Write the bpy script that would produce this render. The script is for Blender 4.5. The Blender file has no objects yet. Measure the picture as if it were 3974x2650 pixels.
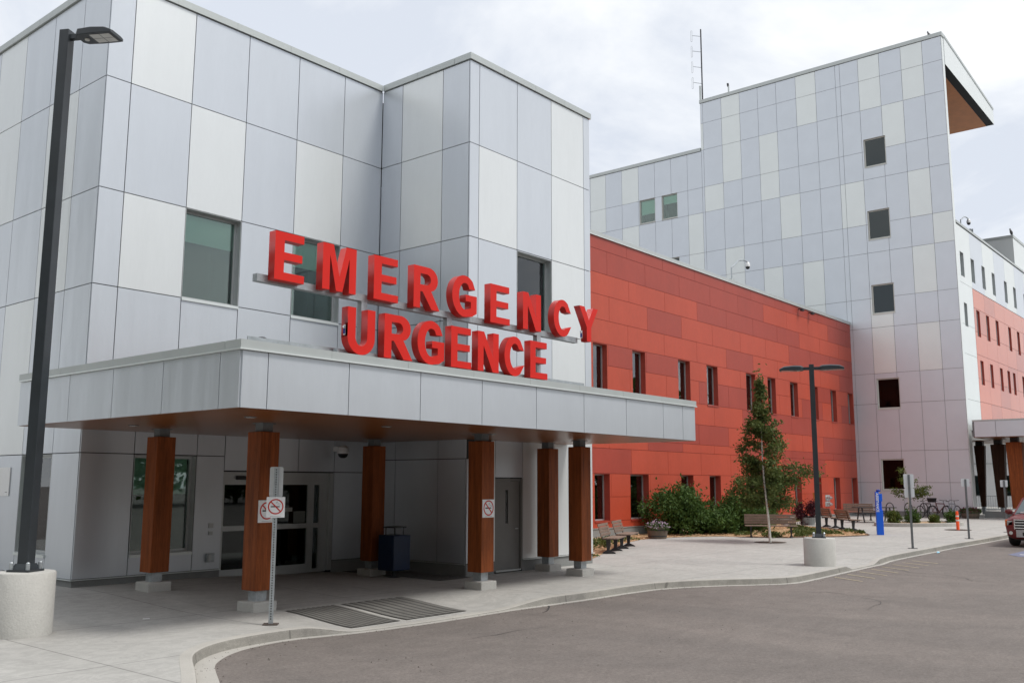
import bpy, bmesh, math, random
import numpy as np
from mathutils import Matrix, Vector
from mathutils.geometry import tessellate_polygon
R_=math.radians; PI=math.pi
random.seed(7); RNG=np.random.default_rng(11)
sc=bpy.context.scene; COL=sc.collection

# ---------------------------------------------------------------- camera
HC=2.1; PITCH=0.14944559; ROLL=0.00275186; AZ=0.69580274
ca,sa=math.cos(AZ),math.sin(AZ); cp,sp=math.cos(PITCH),math.sin(PITCH)
fw=Vector((ca*cp,sa*cp,sp)); up=Vector((-ca*sp,-sa*sp,cp)); rt=Vector((sa,-ca,0))
r2=rt*math.cos(ROLL)+up*math.sin(ROLL); u2=up*math.cos(ROLL)-rt*math.sin(ROLL)
cam=bpy.data.cameras.new('camera'); camo=bpy.data.objects.new('camera',cam); COL.objects.link(camo)
m=Matrix((r2,u2,-fw)).transposed().to_4x4(); m.translation=Vector((0,0,HC)); camo.matrix_world=m
cam.sensor_width=36; cam.lens=33.15; cam.clip_end=2000; cam.clip_start=.05
sc.camera=camo
# ---------------------------------------------------------------- light
SUN_D=Vector((0.20,-0.50,0.85)).normalized()
sun_el=math.asin(SUN_D.z); sun_az=math.atan2(SUN_D.x,SUN_D.y)
w=bpy.data.worlds.new('World'); sc.world=w; w.use_nodes=True
nt=w.node_tree; nt.nodes.clear(); N=nt.nodes.new; Lk=nt.links.new
out=N('ShaderNodeOutputWorld'); bg=N('ShaderNodeBackground'); Lk(bg.outputs[0],out.inputs[0])
sky=N('ShaderNodeTexSky'); sky.sky_type='NISHITA'; sky.sun_disc=False
sky.sun_elevation=sun_el; sky.sun_rotation=sun_az; sky.dust_density=2.0
tc=N('ShaderNodeTexCoord'); sep=N('ShaderNodeSeparateXYZ'); Lk(tc.outputs['Generated'],sep.inputs[0])
ad=N('ShaderNodeMath'); ad.operation='ADD'; ad.inputs[1].default_value=.16; Lk(sep.outputs[2],ad.inputs[0])
mx=N('ShaderNodeMath'); mx.operation='MAXIMUM'; mx.inputs[1].default_value=.08; Lk(ad.outputs[0],mx.inputs[0])
dx=N('ShaderNodeMath'); dx.operation='DIVIDE'; Lk(sep.outputs[0],dx.inputs[0]); Lk(mx.outputs[0],dx.inputs[1])
dy=N('ShaderNodeMath'); dy.operation='DIVIDE'; Lk(sep.outputs[1],dy.inputs[0]); Lk(mx.outputs[0],dy.inputs[1])
cb=N('ShaderNodeCombineXYZ'); Lk(dx.outputs[0],cb.inputs[0]); Lk(dy.outputs[0],cb.inputs[1])
nz=N('ShaderNodeTexNoise'); nz.inputs['Scale'].default_value=1.0; nz.inputs['Lacunarity'].default_value=2.3; nz.inputs['Detail'].default_value=6; nz.inputs['Roughness'].default_value=.52
nz.inputs['Distortion'].default_value=.5
Lk(cb.outputs[0],nz.inputs['Vector'])
rp=N('ShaderNodeValToRGB'); e=rp.color_ramp.elements
e[0].position=.40; e[0].color=(6.7,7.15,7.95,1); e[1].position=.57; e[1].color=(9.5,9.65,9.8,1)
Lk(nz.outputs['Fac'],rp.inputs[0])
mixs=N('ShaderNodeMix'); mixs.data_type='RGBA'; mixs.inputs[0].default_value=.93
Lk(sky.outputs[0],mixs.inputs[6]); Lk(rp.outputs[0],mixs.inputs[7]); Lk(mixs.outputs[2],bg.inputs[0])
bg.inputs[1].default_value=.108
sl=bpy.data.lights.new('sun','SUN'); sl.energy=2.35; sl.angle=R_(15); sl.color=(1,.97,.92)
so=bpy.data.objects.new('sun',sl); COL.objects.link(so); so.rotation_euler=SUN_D.to_track_quat('Z','Y').to_euler()
so.location=SUN_D*60
sc.view_settings.view_transform='Standard'; sc.view_settings.look='None'; sc.view_settings.exposure=0.10; sc.view_settings.gamma=1
sc.render.engine='CYCLES'

# ---------------------------------------------------------------- materials
MATS={}
def mat(name,col,rough=.6,metal=0,spec=.5,noise=None,bump=0,bscale=40,coords='Object',coat=0,stretch=None):
    if name in MATS: return MATS[name]
    m=bpy.data.materials.new(name); m.use_nodes=True; t=m.node_tree; b=t.nodes['Principled BSDF']
    b.inputs['Base Color'].default_value=(*col,1); b.inputs['Roughness'].default_value=rough
    b.inputs['Metallic'].default_value=metal; b.inputs['Specular IOR Level'].default_value=spec
    if coat: b.inputs['Coat Weight'].default_value=coat; b.inputs['Coat Roughness'].default_value=.08
    if noise or bump:
        tc=t.nodes.new('ShaderNodeTexCoord'); mp=t.nodes.new('ShaderNodeMapping'); t.links.new(tc.outputs[coords],mp.inputs[0])
        if stretch: mp.inputs['Scale'].default_value=stretch
    if noise:   # list of (scale, amount)
        prev=None
        for sc_,am in noise:
            n=t.nodes.new('ShaderNodeTexNoise'); n.inputs['Scale'].default_value=sc_; n.inputs['Detail'].default_value=5; n.inputs['Roughness'].default_value=.6
            t.links.new(mp.outputs[0],n.inputs['Vector'])
            mr=t.nodes.new('ShaderNodeMapRange'); mr.inputs[1].default_value=.25; mr.inputs[2].default_value=.75
            mr.inputs[3].default_value=1-am; mr.inputs[4].default_value=1+am; t.links.new(n.outputs['Fac'],mr.inputs[0])
            if prev is None: prev=mr.outputs[0]
            else:
                mu=t.nodes.new('ShaderNodeMath'); mu.operation='MULTIPLY'; t.links.new(prev,mu.inputs[0]); t.links.new(mr.outputs[0],mu.inputs[1]); prev=mu.outputs[0]
        vm=t.nodes.new('ShaderNodeVectorMath'); vm.operation='SCALE'; vm.inputs[0].default_value=col; t.links.new(prev,vm.inputs['Scale'])
        t.links.new(vm.outputs[0],b.inputs['Base Color'])
    if bump:
        n=t.nodes.new('ShaderNodeTexNoise'); n.inputs['Scale'].default_value=bscale; n.inputs['Detail'].default_value=4; t.links.new(mp.outputs[0],n.inputs['Vector'])
        bp=t.nodes.new('ShaderNodeBump'); bp.inputs['Strength'].default_value=bump; bp.inputs['Distance'].default_value=.02; t.links.new(n.outputs['Fac'],bp.inputs['Height'])
        t.links.new(bp.outputs[0],b.inputs['Normal'])
    MATS[name]=m; return m
def glassmat(name,tint,gl=.12,rough=.015):
    m=bpy.data.materials.new(name); m.use_nodes=True; t=m.node_tree; t.nodes.clear()
    o=t.nodes.new('ShaderNodeOutputMaterial'); mx=t.nodes.new('ShaderNodeMixShader'); tr=t.nodes.new('ShaderNodeBsdfTransparent'); g=t.nodes.new('ShaderNodeBsdfGlossy')
    tr.inputs[0].default_value=(*tint,1); g.inputs['Roughness'].default_value=rough; g.inputs[0].default_value=(.95,.98,1,1)
    f=t.nodes.new('ShaderNodeFresnel'); f.inputs[0].default_value=1.5
    a=t.nodes.new('ShaderNodeMath'); a.operation='ADD'; a.inputs[1].default_value=gl; a.use_clamp=True; t.links.new(f.outputs[0],a.inputs[0])
    t.links.new(a.outputs[0],mx.inputs[0]); t.links.new(tr.outputs[0],mx.inputs[1]); t.links.new(g.outputs[0],mx.inputs[2]); t.links.new(mx.outputs[0],o.inputs[0])
    MATS[name]=m; return m
W_=mat('white_panel',(.765,.788,.787),.36,metal=.45,noise=[(1.1,.022),(9,.012)],bump=.5,bscale=1.4,stretch=(1.6,1.6,.4))
G_=mat('grey_panel',(.635,.668,.708),.34,metal=.5,noise=[(1.3,.026),(9,.012)],bump=.5,bscale=1.4,stretch=(1.6,1.6,.4))
DK=mat('dark_joint',(.025,.027,.03),.8)
RD1=mat('bright_red_panel',(.47,.070,.034),.42,spec=.4,noise=[(.7,.09),(9,.06)],bump=.3,bscale=1.6,stretch=(1,1,.5))
RD2=mat('dull_red_panel',(.365,.056,.035),.42,spec=.4,noise=[(.7,.09),(9,.06)],bump=.3,bscale=1.6,stretch=(1,1,.5))
CONB=mat('concrete_block',(.24,.245,.24),.85,noise=[(2,.1),(25,.08)],bump=.2,bscale=60)
FLASH=mat('flashing',(.72,.76,.75),.3,metal=.35,noise=[(3,.03)])
COP=mat('coping_metal',(.50,.53,.52),.42,metal=.35,noise=[(1.5,.05)])
GALV=mat('galvanised',(.42,.45,.47),.45,metal=.6,noise=[(9,.22),(40,.12)])
DGALV=mat('dark_galvanised',(.17,.18,.185),.5,metal=.4,noise=[(9,.2)])
ALU=mat('window_aluminium',(.50,.52,.52),.4,metal=.45,noise=[(4,.05)])
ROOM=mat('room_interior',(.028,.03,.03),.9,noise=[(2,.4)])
CURT=mat('curtain_fabric',(.55,.56,.53),.9,noise=[(2,.12)],stretch=(6,6,.3))  # pale colour painting the reflection in the upper red wing windows
BLIND=mat('blind_fabric',(.62,.72,.67),.8,noise=[(3,.05)],stretch=(1,1,.1))
GLASS=glassmat('window_glass',(.76,.90,.84),.04)
GLASSR=glassmat('coated_glass',(.80,.84,.82),.12)
GLASST=glassmat('tower_glass',(.5,.58,.56),.012)
GLASSL=glassmat('dark_low_glass',(.45,.48,.46),-.025)
GLASSD=glassmat('dark_glass',(.35,.42,.40),.0)
WOOD=mat('stained_wood',(.235,.060,.014),.6,spec=.25,noise=[(2.5,.45),(16,.28),(60,.15)],stretch=(5,5,.35),bump=.1,bscale=25)
SOFF=mat('wood_soffit',(.20,.068,.018),.30,noise=[(2,.14),(12,.06)],stretch=(.4,2,2))
CON=mat('concrete_base',(.50,.49,.46),.85,noise=[(2.5,.08),(30,.07)],bump=.3,bscale=35)
CHAR=mat('charcoal_paint',(.030,.036,.042),.38,noise=[(5,.15)])
REDL=mat('sign_red',(.68,.020,.012),.5,spec=.25,noise=[(2,.04)])
REDE=mat('sign_red_return',(.50,.018,.012),.4,noise=[(3,.08)])
BLK=mat('black_plastic',(.012,.012,.013),.5); RUB=mat('rubber',(.02,.02,.021),.85,noise=[(20,.2)])
WHT=mat('white_paint',(.80,.80,.80),.4,noise=[(6,.03)])
SIGNW=mat('sign_white',(.82,.83,.84),.35,noise=[(5,.02)]); SIGNR=mat('sign_ring_red',(.55,.02,.012),.4); SIGNK=mat('sign_black',(.01,.01,.01),.5)
DOORG=mat('door_grey',(.19,.185,.175),.45,noise=[(3,.06)])
BLUE=mat('phone_blue',(.005,.12,.72),.35,noise=[(4,.06)]); DBLUE=mat('bin_blue',(.004,.018,.058),.4,noise=[(4,.15)])
ORG=mat('bollard_orange',(.95,.10,.015),.45); SILV=mat('reflective_band',(.75,.72,.68),.35)
BWOOD=mat('bench_grey_wood',(.22,.155,.12),.75,noise=[(4,.2),(30,.15)]); BIRON=mat('bench_iron',(.045,.045,.048),.5,metal=.3,noise=[(6,.2)])
BARK=mat('brown_bark',(.10,.075,.055),.9,noise=[(10,.3)]); BIRCH=mat('pale_birch_bark',(.74,.71,.64),.8,noise=[(6,.3)],stretch=(1,1,4))
def leafmat(name,c1,c2,sc_=2.2):
    m=bpy.data.materials.new(name); m.use_nodes=True; t=m.node_tree; b=t.nodes['Principled BSDF']; b.inputs['Roughness'].default_value=.6; b.inputs['Specular IOR Level'].default_value=.25
    tc=t.nodes.new('ShaderNodeTexCoord'); n=t.nodes.new('ShaderNodeTexNoise'); n.inputs['Scale'].default_value=sc_; n.inputs['Detail'].default_value=6; n.inputs['Roughness'].default_value=.75
    t.links.new(tc.outputs['Object'],n.inputs['Vector']); r=t.nodes.new('ShaderNodeValToRGB'); r.color_ramp.elements[0].position=.35; r.color_ramp.elements[1].position=.68
    r.color_ramp.elements[0].color=(*c1,1); r.color_ramp.elements[1].color=(*c2,1); t.links.new(n.outputs['Fac'],r.inputs[0]); t.links.new(r.outputs[0],b.inputs['Base Color'])
    tl=t.nodes.new('ShaderNodeBsdfTranslucent'); t.links.new(r.outputs[0],tl.inputs[0]); mx=t.nodes.new('ShaderNodeMixShader'); mx.inputs[0].default_value=.25
    t.links.new(b.outputs[0],mx.inputs[1]); t.links.new(tl.outputs[0],mx.inputs[2]); t.links.new(mx.outputs[0],t.nodes['Material Output'].inputs[0]); MATS[name]=m; return m
LEAF1=leafmat('birch_leaves',(.045,.080,.020),(.16,.185,.05)); LEAF2=leafmat('shrub_leaves',(.030,.070,.014),(.10,.17,.036)); LEAF3=leafmat('yellow_green_leaves',(.05,.085,.018),(.15,.18,.035))
LEAF4=leafmat('ground_cover_leaves',(.045,.075,.018),(.15,.18,.05)); PURP=leafmat('purple_petals',(.10,.010,.030),(.28,.05,.13),30); PINK=leafmat('pale_petals',(.42,.22,.42),(.80,.74,.78),30)
PURPL=leafmat('purple_leaves',(.035,.008,.012),(.11,.02,.032),8)
MULCH=leafmat('mulch_chips',(.40,.25,.13),(.92,.66,.42),14); SOIL=mat('dark_soil',(.06,.042,.03),.95,noise=[(6,.3)])
CARR=mat('car_red_paint',(.13,.006,.007),.45,coat=.25,noise=[(2,.03)]); CHROME=mat('chrome',(.75,.76,.77),.15,metal=1); LENS=mat('lamp_lens',(.55,.55,.52),.1,spec=.8); AMB=mat('amber_lens',(.6,.14,.03),.2)
GRAV=mat('dark_gravel',(.10,.10,.095),.95,noise=[(14,.5),(60,.4)],bump=.8,bscale=50)

# ---------------------------------------------------------------- mesh builder
ORIG={}
def root_of(o):
    while o.parent: o=o.parent
    return o
class MB:
    def __init__(s): s.v=[];s.f=[];s.m=[];s.mats=[]
    def mi(s,mt):
        if mt not in s.mats: s.mats.append(mt)
        return s.mats.index(mt)
    def face(s,pts,mt):
        i=len(s.v); s.v+= [tuple(p) for p in pts]; s.f.append(tuple(range(i,i+len(pts)))); s.m.append(s.mi(mt)); return s
    def box(s,a,b,mt,rot=0,ctr=None):
        x0,x1=sorted((a[0],b[0]));y0,y1=sorted((a[1],b[1]));z0,z1=sorted((a[2],b[2]))
        P=[(x0,y0,z0),(x1,y0,z0),(x1,y1,z0),(x0,y1,z0),(x0,y0,z1),(x1,y0,z1),(x1,y1,z1),(x0,y1,z1)]
        if rot:
            cx,cy=ctr if ctr else ((x0+x1)/2,(y0+y1)/2); c,d=math.cos(rot),math.sin(rot)
            P=[(cx+(p[0]-cx)*c-(p[1]-cy)*d,cy+(p[0]-cx)*d+(p[1]-cy)*c,p[2]) for p in P]
        i=len(s.v); s.v+=P; k=s.mi(mt)
        for f in ((0,3,2,1),(4,5,6,7),(0,1,5,4),(1,2,6,5),(2,3,7,6),(3,0,4,7)): s.f.append(tuple(i+q for q in f)); s.m.append(k)
        return s
    def prism(s,poly,z0,z1,mt,mt2=None):          # poly in xy, extruded in z
        n=len(poly); i=len(s.v); s.v+=[(p[0],p[1],z0) for p in poly]+[(p[0],p[1],z1) for p in poly]; k=s.mi(mt); k2=s.mi(mt2) if mt2 else k
        s.f.append(tuple(i+q for q in range(n))[::-1]); s.m.append(k2); s.f.append(tuple(i+n+q for q in range(n))); s.m.append(k2)
        for q in range(n): s.f.append((i+q,i+(q+1)%n,i+n+(q+1)%n,i+n+q)); s.m.append(k)
        return s
    def loft(s,rings,mt,caps=True,closed=True):
        n=len(rings[0]); i=len(s.v); k=s.mi(mt)
        for r in rings: s.v+=[tuple(p) for p in r]
        for a in range(len(rings)-1):
            for q in range(n if closed else n-1): s.f.append((i+a*n+q,i+a*n+(q+1)%n,i+(a+1)*n+(q+1)%n,i+(a+1)*n+q)); s.m.append(k)
        if caps and closed:
            s.f.append(tuple(i+q for q in range(n))[::-1]); s.m.append(k); b=i+(len(rings)-1)*n; s.f.append(tuple(b+q for q in range(n))); s.m.append(k)
        return s
    def tube(s,pts,rad,mt,seg=8,closed=False):
        pts=[Vector(p) for p in pts]; rads=rad if isinstance(rad,(list,tuple)) else [rad]*len(pts); rings=[]
        n=len(pts); prev=None
        for j,p in enumerate(pts):
            if closed: t=pts[(j+1)%n]-pts[j-1]
            else: t=(pts[min(j+1,n-1)]-pts[max(j-1,0)])
            t.normalize()
            if prev is None: a=Vector((0,0,1)) if abs(t.z)<.9 else Vector((1,0,0)); x=t.cross(a).normalized()
            else: x=(prev-t*prev.dot(t)).normalized()
            prev=x; y=t.cross(x)
            rings.append([p+(x*math.cos(2*PI*q/seg)+y*math.sin(2*PI*q/seg))*rads[j] for q in range(seg)])
        if closed: rings.append(rings[0])
        return s.loft(rings,mt,caps=not closed)
    def lathe(s,prof,cx,cy,mt,seg=24,cz=0):
        rings=[[(cx+r*math.cos(2*PI*q/seg),cy+r*math.sin(2*PI*q/seg),cz+z) for q in range(seg)] for r,z in prof]
        return s.loft(rings,mt)
    def build(s,name,parent=None,smooth=False,bevel=0,kind=None):
        me=bpy.data.meshes.new(name); o=bpy.data.objects.new(name,me)
        org=Vector((0,0,0))
        if parent is not None: org=Vector(ORIG.get(root_of(parent).name,(0,0,0)))
        me.from_pydata([(v[0]-org[0],v[1]-org[1],v[2]-org[2]) for v in s.v],[],s.f); 
        for mt in s.mats: me.materials.append(mt)
        me.polygons.foreach_set('material_index',s.m); me.update()
        if smooth:
            me.polygons.foreach_set('use_smooth',[True]*len(me.polygons))
            try: me.set_sharp_from_angle(angle=R_(40))
            except Exception: pass
        COL.objects.link(o)
        if parent is not None: o.parent=parent
        if bevel:
            bv=o.modifiers.new('bevel','BEVEL'); bv.width=bevel; bv.segments=2; bv.limit_method='ANGLE'; bv.angle_limit=R_(40)
        if kind: o['kind']=kind
        return o
def thing(name,label,cat,loc=(0,0,0),group=None):
    o=bpy.data.objects.new(name,None); COL.objects.link(o); o.empty_display_size=.2; o.location=loc; ORIG[o.name]=tuple(loc)
    o['label']=label; o['category']=cat
    if group: o['group']=group
    return o
def tag(o,label,cat,group=None):
    o['label']=label; o['category']=cat
    if group: o['group']=group
    return o
def dup(r,loc,rotz=0,label=None,group=None):
    c=r.copy(); COL.objects.link(c); c.location=loc; c.rotation_euler=(0,0,rotz)
    if label: c['label']=label
    if group: c['group']=group
    def rec(a,b):
        for ch in a.children:
            d=ch.copy(); COL.objects.link(d); d.parent=b; rec(ch,d)
    rec(r,c); return c
def sub_rects(r,holes):
    rs=[r]
    for h in holes:
        n=[]
        for (a,b,c,d) in rs:
            ha,hb,hc,hd=max(a,h[0]),min(b,h[1]),max(c,h[2]),min(d,h[3])
            if ha>=hb or hc>=hd: n.append((a,b,c,d)); continue
            if a<ha: n.append((a,ha,c,d))
            if hb<b: n.append((hb,b,c,d))
            if c<hc: n.append((ha,hb,c,hc))
            if hd<d: n.append((ha,hb,hd,d))
        rs=[q for q in n if q[1]-q[0]>.004 and q[3]-q[2]>.004]
    return rs
class Wall:
    """facade: axis 'y' = plane y=c looking to -y, axis 'x' = plane x=c looking to -x; +d goes into the building"""
    def __init__(s,ax,c): s.ax=ax;s.c=c
    def P(s,u,d,z): return (u,s.c+d,z) if s.ax=='y' else (s.c+d,u,z)
    def slab(s,mb,r,d0,d1,mt): mb.box(s.P(r[0],d0,r[2]),s.P(r[1],d1,r[3]),mt)
    def panels(s,mb,cells,holes,gap=.009,t=.03):
        for (a,b,c,d,mt) in cells:
            for q in sub_rects((a+gap,b-gap,c+gap,d-gap),holes): s.slab(mb,q,0,t,mt)
    def backing(s,mb,r,holes,mt=None,d0=.032,d1=.4):
        for q in sub_rects(r,holes): s.slab(mb,q,d0,d1,mt or DK)
    def window(s,parent,u0,u1,z0,z1,depth=.16,blind=0,fr=ALU,rev=None,pane=GLASS,sill=True,room=1.4,fw=.05,name='window',curtain=0):
        fr=fr or ALU; rev=rev or ALU; mb=MB(); e=.004
        # reveals
        for q in ((u0+e,u0+.014,z0+e,z1-e),(u1-.014,u1-e,z0+e,z1-e),(u0+.014,u1-.014,z1-.014,z1-e),(u0+.014,u1-.014,z0+e,z0+.014)): s.slab(mb,q,.002,depth,rev)
        a,b,c,d=u0+.015,u1-.015,z0+.015,z1-.015
        for q in ((a,a+fw,c,d),(b-fw,b,c,d),(a+fw,b-fw,d-fw,d),(a+fw,b-fw,c,c+fw)): s.slab(mb,q,depth-.03,depth+.03,fr)
        # the dark room seen through the pane
        dm=depth+.05; r0=depth+room
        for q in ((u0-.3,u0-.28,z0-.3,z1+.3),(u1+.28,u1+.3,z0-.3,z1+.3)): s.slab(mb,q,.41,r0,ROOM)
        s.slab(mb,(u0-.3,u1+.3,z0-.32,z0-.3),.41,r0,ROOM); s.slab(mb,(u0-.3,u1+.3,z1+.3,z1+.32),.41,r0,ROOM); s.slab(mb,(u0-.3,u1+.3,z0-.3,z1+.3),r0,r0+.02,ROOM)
        o=mb.build(name,parent)
        p=MB(); s.slab(p,(a+fw,b-fw,c+fw,d-fw),depth-.004,depth+.004,pane); p.build('pane',o)
        if blind:
            p=MB(); s.slab(p,(a+fw+.01,b-fw-.01,d-(d-c)*blind,d-fw),depth+.06,depth+.064,BLIND); p.build('blind',o)
        if curtain:  # pale strips behind the glass stand in for a reflection in it
            p=MB(); k_=(b-a)*curtain; nf=7
            for j in range(nf): s.slab(p,(a+fw+k_*j/nf,a+fw+k_*(j+1)/nf-.002,c+fw,d-fw),depth+.05+(.012 if j%2 else 0),depth+.056+(.012 if j%2 else 0),CURT)
            p.build('curtain',o)
        if sill:
            p=MB(); s.slab(p,(u0+.002,u1-.002,z0-.055,z0+.001),-.03,depth-.031,FLASH if rev is ALU else rev); p.build('sill',o)
        return o
def S(t): t=min(1,max(0,t)); return t*t*(3-2*t)
def gnd(x,y): return .14*S((y-13.5)/4.5)*(1-S((x-10.5)/5))+.06*S((x-20)/10)+.2*S((x-30)/26)
def ramp(x,y):
    a=.115*S((x-9.0)/.9)*(1-S((x-13.0)/1.6))*S((13.4-y)/1.9)
    b=.10*S((x-24.5)/.6)*(1-S((x-26.6)/.7))*S((10.6-y)/1.1)
    return a+b
def pav(x,y): return gnd(x,y)-ramp(x,y)
def roadz(x): return -.135+gnd(x,0)

# ================================================================ SETTING
KP=[(-26,-46.5),(-10,-18.5),(0,-1.0),(3.5,5.1),(5.0,7.7),(5.87,9.24),(6.24,9.86),(6.55,10.42),(6.78,10.80),(7.05,11.07),(7.35,11.28),(7.66,11.42),(8.07,11.50),(8.5,11.54),(8.9,11.54),(9.4,11.40),(10.0,11.27),(11.1,11.18),(12.1,11.17),(13.3,11.19),(14.4,11.12),(15.51,11.06),(16.86,11.06),(17.96,10.99),(18.77,10.72),(19.58,10.28),(20.27,9.76),(20.8,9.40),(21.32,9.24),(22.3,9.25),(24.64,9.31),(27.06,9.33),(28.36,9.50),(30.8,9.58),(35,9.62),(38.6,9.46),(41.8,9.35),(50,9.2),(70,9.0),(140,8.5)]
def kerb_pts(lo,hi,step=.12):
    out=[];
    for (x0,y0),(x1,y1) in zip(KP[:-1],KP[1:]):
        L=math.hypot(x1-x0,y1-y0); st=step if x0>3 and x1<45 else 3; n=max(1,int(L/st))
        for i in range(n):
            t=i/n; x=x0+(x1-x0)*t
            if lo<=x<=hi: out.append((x,y0+(y1-y0)*t))
    return out
K=kerb_pts(-30,139)
for _ in range(3): K=[K[0]]+[((a[0]+2*b[0]+c[0])/4,(a[1]+2*b[1]+c[1])/4) for a,b,c in zip(K,K[1:],K[2:])]+[K[-1]]
def nrm(i):
    a=K[max(i-1,0)];b=K[min(i+1,len(K)-1)]; dx,dy=b[0]-a[0],b[1]-a[1]; l=math.hypot(dx,dy); return (-dy/l,dx/l)   # towards the pavement
def grid_sheet(name,rows,mt,smooth=True,cols={}):
    mb=MB(); k=mb.mi(mt); n=len(rows[0]); cm={q:mb.mi(v) for q,v in cols.items()}
    for r in rows: mb.v+=r
    for a in range(len(rows)-1):
        for q in range(n-1): mb.f.append((a*n+q,a*n+q+1,(a+1)*n+q+1,(a+1)*n+q)); mb.m.append(cm.get(q,k))
    o=mb.build(name,kind='structure',smooth=smooth); return o
def ground_mat(name,col,col2,joints=False,speck=.1,worn=False):
    m=bpy.data.materials.new(name); m.use_nodes=True; t=m.node_tree; b=t.nodes['Principled BSDF']; L=t.links.new; n=t.nodes.new
    tc=n('ShaderNodeTexCoord'); ramps=[]
    def noise(s,d=5,r=.6,st=None,dist=0):
        q=n('ShaderNodeTexNoise'); q.inputs['Scale'].default_value=s; q.inputs['Detail'].default_value=d; q.inputs['Roughness'].default_value=r; q.inputs['Distortion'].default_value=dist
        if st: mp=n('ShaderNodeMapping'); mp.inputs['Scale'].default_value=st; mp.inputs['Rotation'].default_value=(0,0,.35); L(tc.outputs['Object'],mp.inputs[0]); L(mp.outputs[0],q.inputs['Vector'])
        else: L(tc.outputs['Object'],q.inputs['Vector'])
        return q.outputs['Fac']
    def mrange(x,a,b_,lo,hi): q=n('ShaderNodeMapRange'); q.inputs[1].default_value=a;q.inputs[2].default_value=b_;q.inputs[3].default_value=lo;q.inputs[4].default_value=hi; L(x,q.inputs[0]); return q.outputs[0]
    def mul(a,b_): q=n('ShaderNodeMath'); q.operation='MULTIPLY'; L(a,q.inputs[0]); L(b_,q.inputs[1]); return q.outputs[0]
    mixc=n('ShaderNodeMix'); mixc.data_type='RGBA'; mixc.inputs[6].default_value=(*col,1); mixc.inputs[7].default_value=(*col2,1)
    L(mrange(noise(.35,6,.6,(1,.35,1),1),.3,.7,0,1),mixc.inputs[0])
    f=mul(mrange(noise(2.2,6,.65),.25,.75,.93,1.07),mrange(noise(90,3,.7),.3,.7,1-speck,1+speck))
    f=mul(f,mrange(noise(11,5,.7,(1,.5,1)),.62,.75,1.0,.90))
    if worn:
        f=mul(f,mrange(noise(24,4,.8),.3,.7,.74,1.26)); f=mul(f,mrange(noise(.55,4,.6,(1,.5,1),1.2),.60,.72,1.0,.86)); f=mul(f,mrange(noise(1.3,7,.75,(.5,1,1),2.5),.497,.503,.93,1.0)); f=mul(f,mrange(noise(38,2,.6),.70,.76,1.0,1.5))
    if joints:
        f=mul(f,mrange(noise(16,4,.75),.3,.7,.95,1.05)); f=mul(f,mrange(noise(.9,5,.7,(1,.3,1),1.5),.58,.70,1.0,.88)); f=mul(f,mrange(noise(5.5,2,.5),.74,.77,1.0,.72)); f=mul(f,mrange(noise(2.3,7,.8,(.6,1,1),3),.4985,.5015,.90,1.0))
        sp=n('ShaderNodeSeparateXYZ'); L(tc.outputs['Object'],sp.inputs[0])
        for ax,per,off in ((0,3.05,.35),(1,3.05,1.32)):
            a=n('ShaderNodeMath'); a.operation='ADD'; a.inputs[1].default_value=off; L(sp.outputs[ax],a.inputs[0])
            q=n('ShaderNodeMath'); q.operation='PINGPONG'; q.inputs[1].default_value=per/2; L(a.outputs[0],q.inputs[0])
            f=mul(f,mrange(q.outputs[0],.006,.018,.60,1))
    vm=n('ShaderNodeVectorMath'); vm.operation='SCALE'; L(mixc.outputs[2],vm.inputs[0]); L(f,vm.inputs['Scale']); L(vm.outputs[0],b.inputs['Base Color'])
    b.inputs['Roughness'].default_value=.85; b.inputs['Specular IOR Level'].default_value=.3
    bp=n('ShaderNodeBump'); bp.inputs['Strength'].default_value=.35; bp.inputs['Distance'].default_value=.01; L(noise(120,3,.7),bp.inputs['Height']); L(bp.outputs[0],b.inputs['Normal'])
    return m
PAVM=ground_mat('pavement_concrete',(.455,.445,.42),(.385,.375,.355),True,.05)
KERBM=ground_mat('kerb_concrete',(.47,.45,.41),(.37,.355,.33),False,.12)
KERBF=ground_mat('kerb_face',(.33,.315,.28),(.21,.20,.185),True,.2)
ROADM=ground_mat('asphalt',(.198,.172,.156),(.155,.137,.126),False,.22,True)
# pavement sheet
rows=[]; NY=46
for i,(x,y) in enumerate(K):
    nx,ny=nrm(i); xi,yi=x+nx*.16,y+ny*.16; r=[]
    for j in range(NY+1):
        t=(j/NY)**2.0
        xx=xi*(1-min(1,t*14))+ (xi)*min(1,t*14); yy=yi+(34-yi)*t
        r.append((xx,yy,pav(xx,yy)))
    rows.append(r)
grid_sheet('pavement',rows,PAVM)
# kerb with rounded top, face and a gutter pan
rows=[]
for i,(x,y) in enumerate(K):
    nx,ny=nrm(i); z=pav(x,y); zr=roadz(x)+.004; gw=.26-.15*S((x-6.9)/1.6); zt=max(z,zr+.012)+.003
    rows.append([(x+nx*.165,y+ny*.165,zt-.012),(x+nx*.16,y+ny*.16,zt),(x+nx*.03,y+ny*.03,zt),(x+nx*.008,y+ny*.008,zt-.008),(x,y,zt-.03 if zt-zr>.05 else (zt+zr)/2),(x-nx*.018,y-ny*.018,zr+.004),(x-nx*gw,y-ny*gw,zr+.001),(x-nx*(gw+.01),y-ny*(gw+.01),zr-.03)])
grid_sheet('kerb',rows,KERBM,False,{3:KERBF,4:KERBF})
# road
rows=[]
for i,(x,y) in enumerate(K):
    nx,ny=nrm(i); zr=roadz(x); x1,y1=x-nx*.03,y-ny*.03; r=[(x1,y1,zr)]
    for fy in (-.4,-1.5,-4,-9,-30,-160): r.append((x1,y1+fy,roadz(x)))
    rows.append(r)
grid_sheet('road',rows,ROADM)
mb=MB(); mb.box((-400,-400,-.9),(600,600,-.6),ROADM); mb.build('ground',kind='structure')

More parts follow.
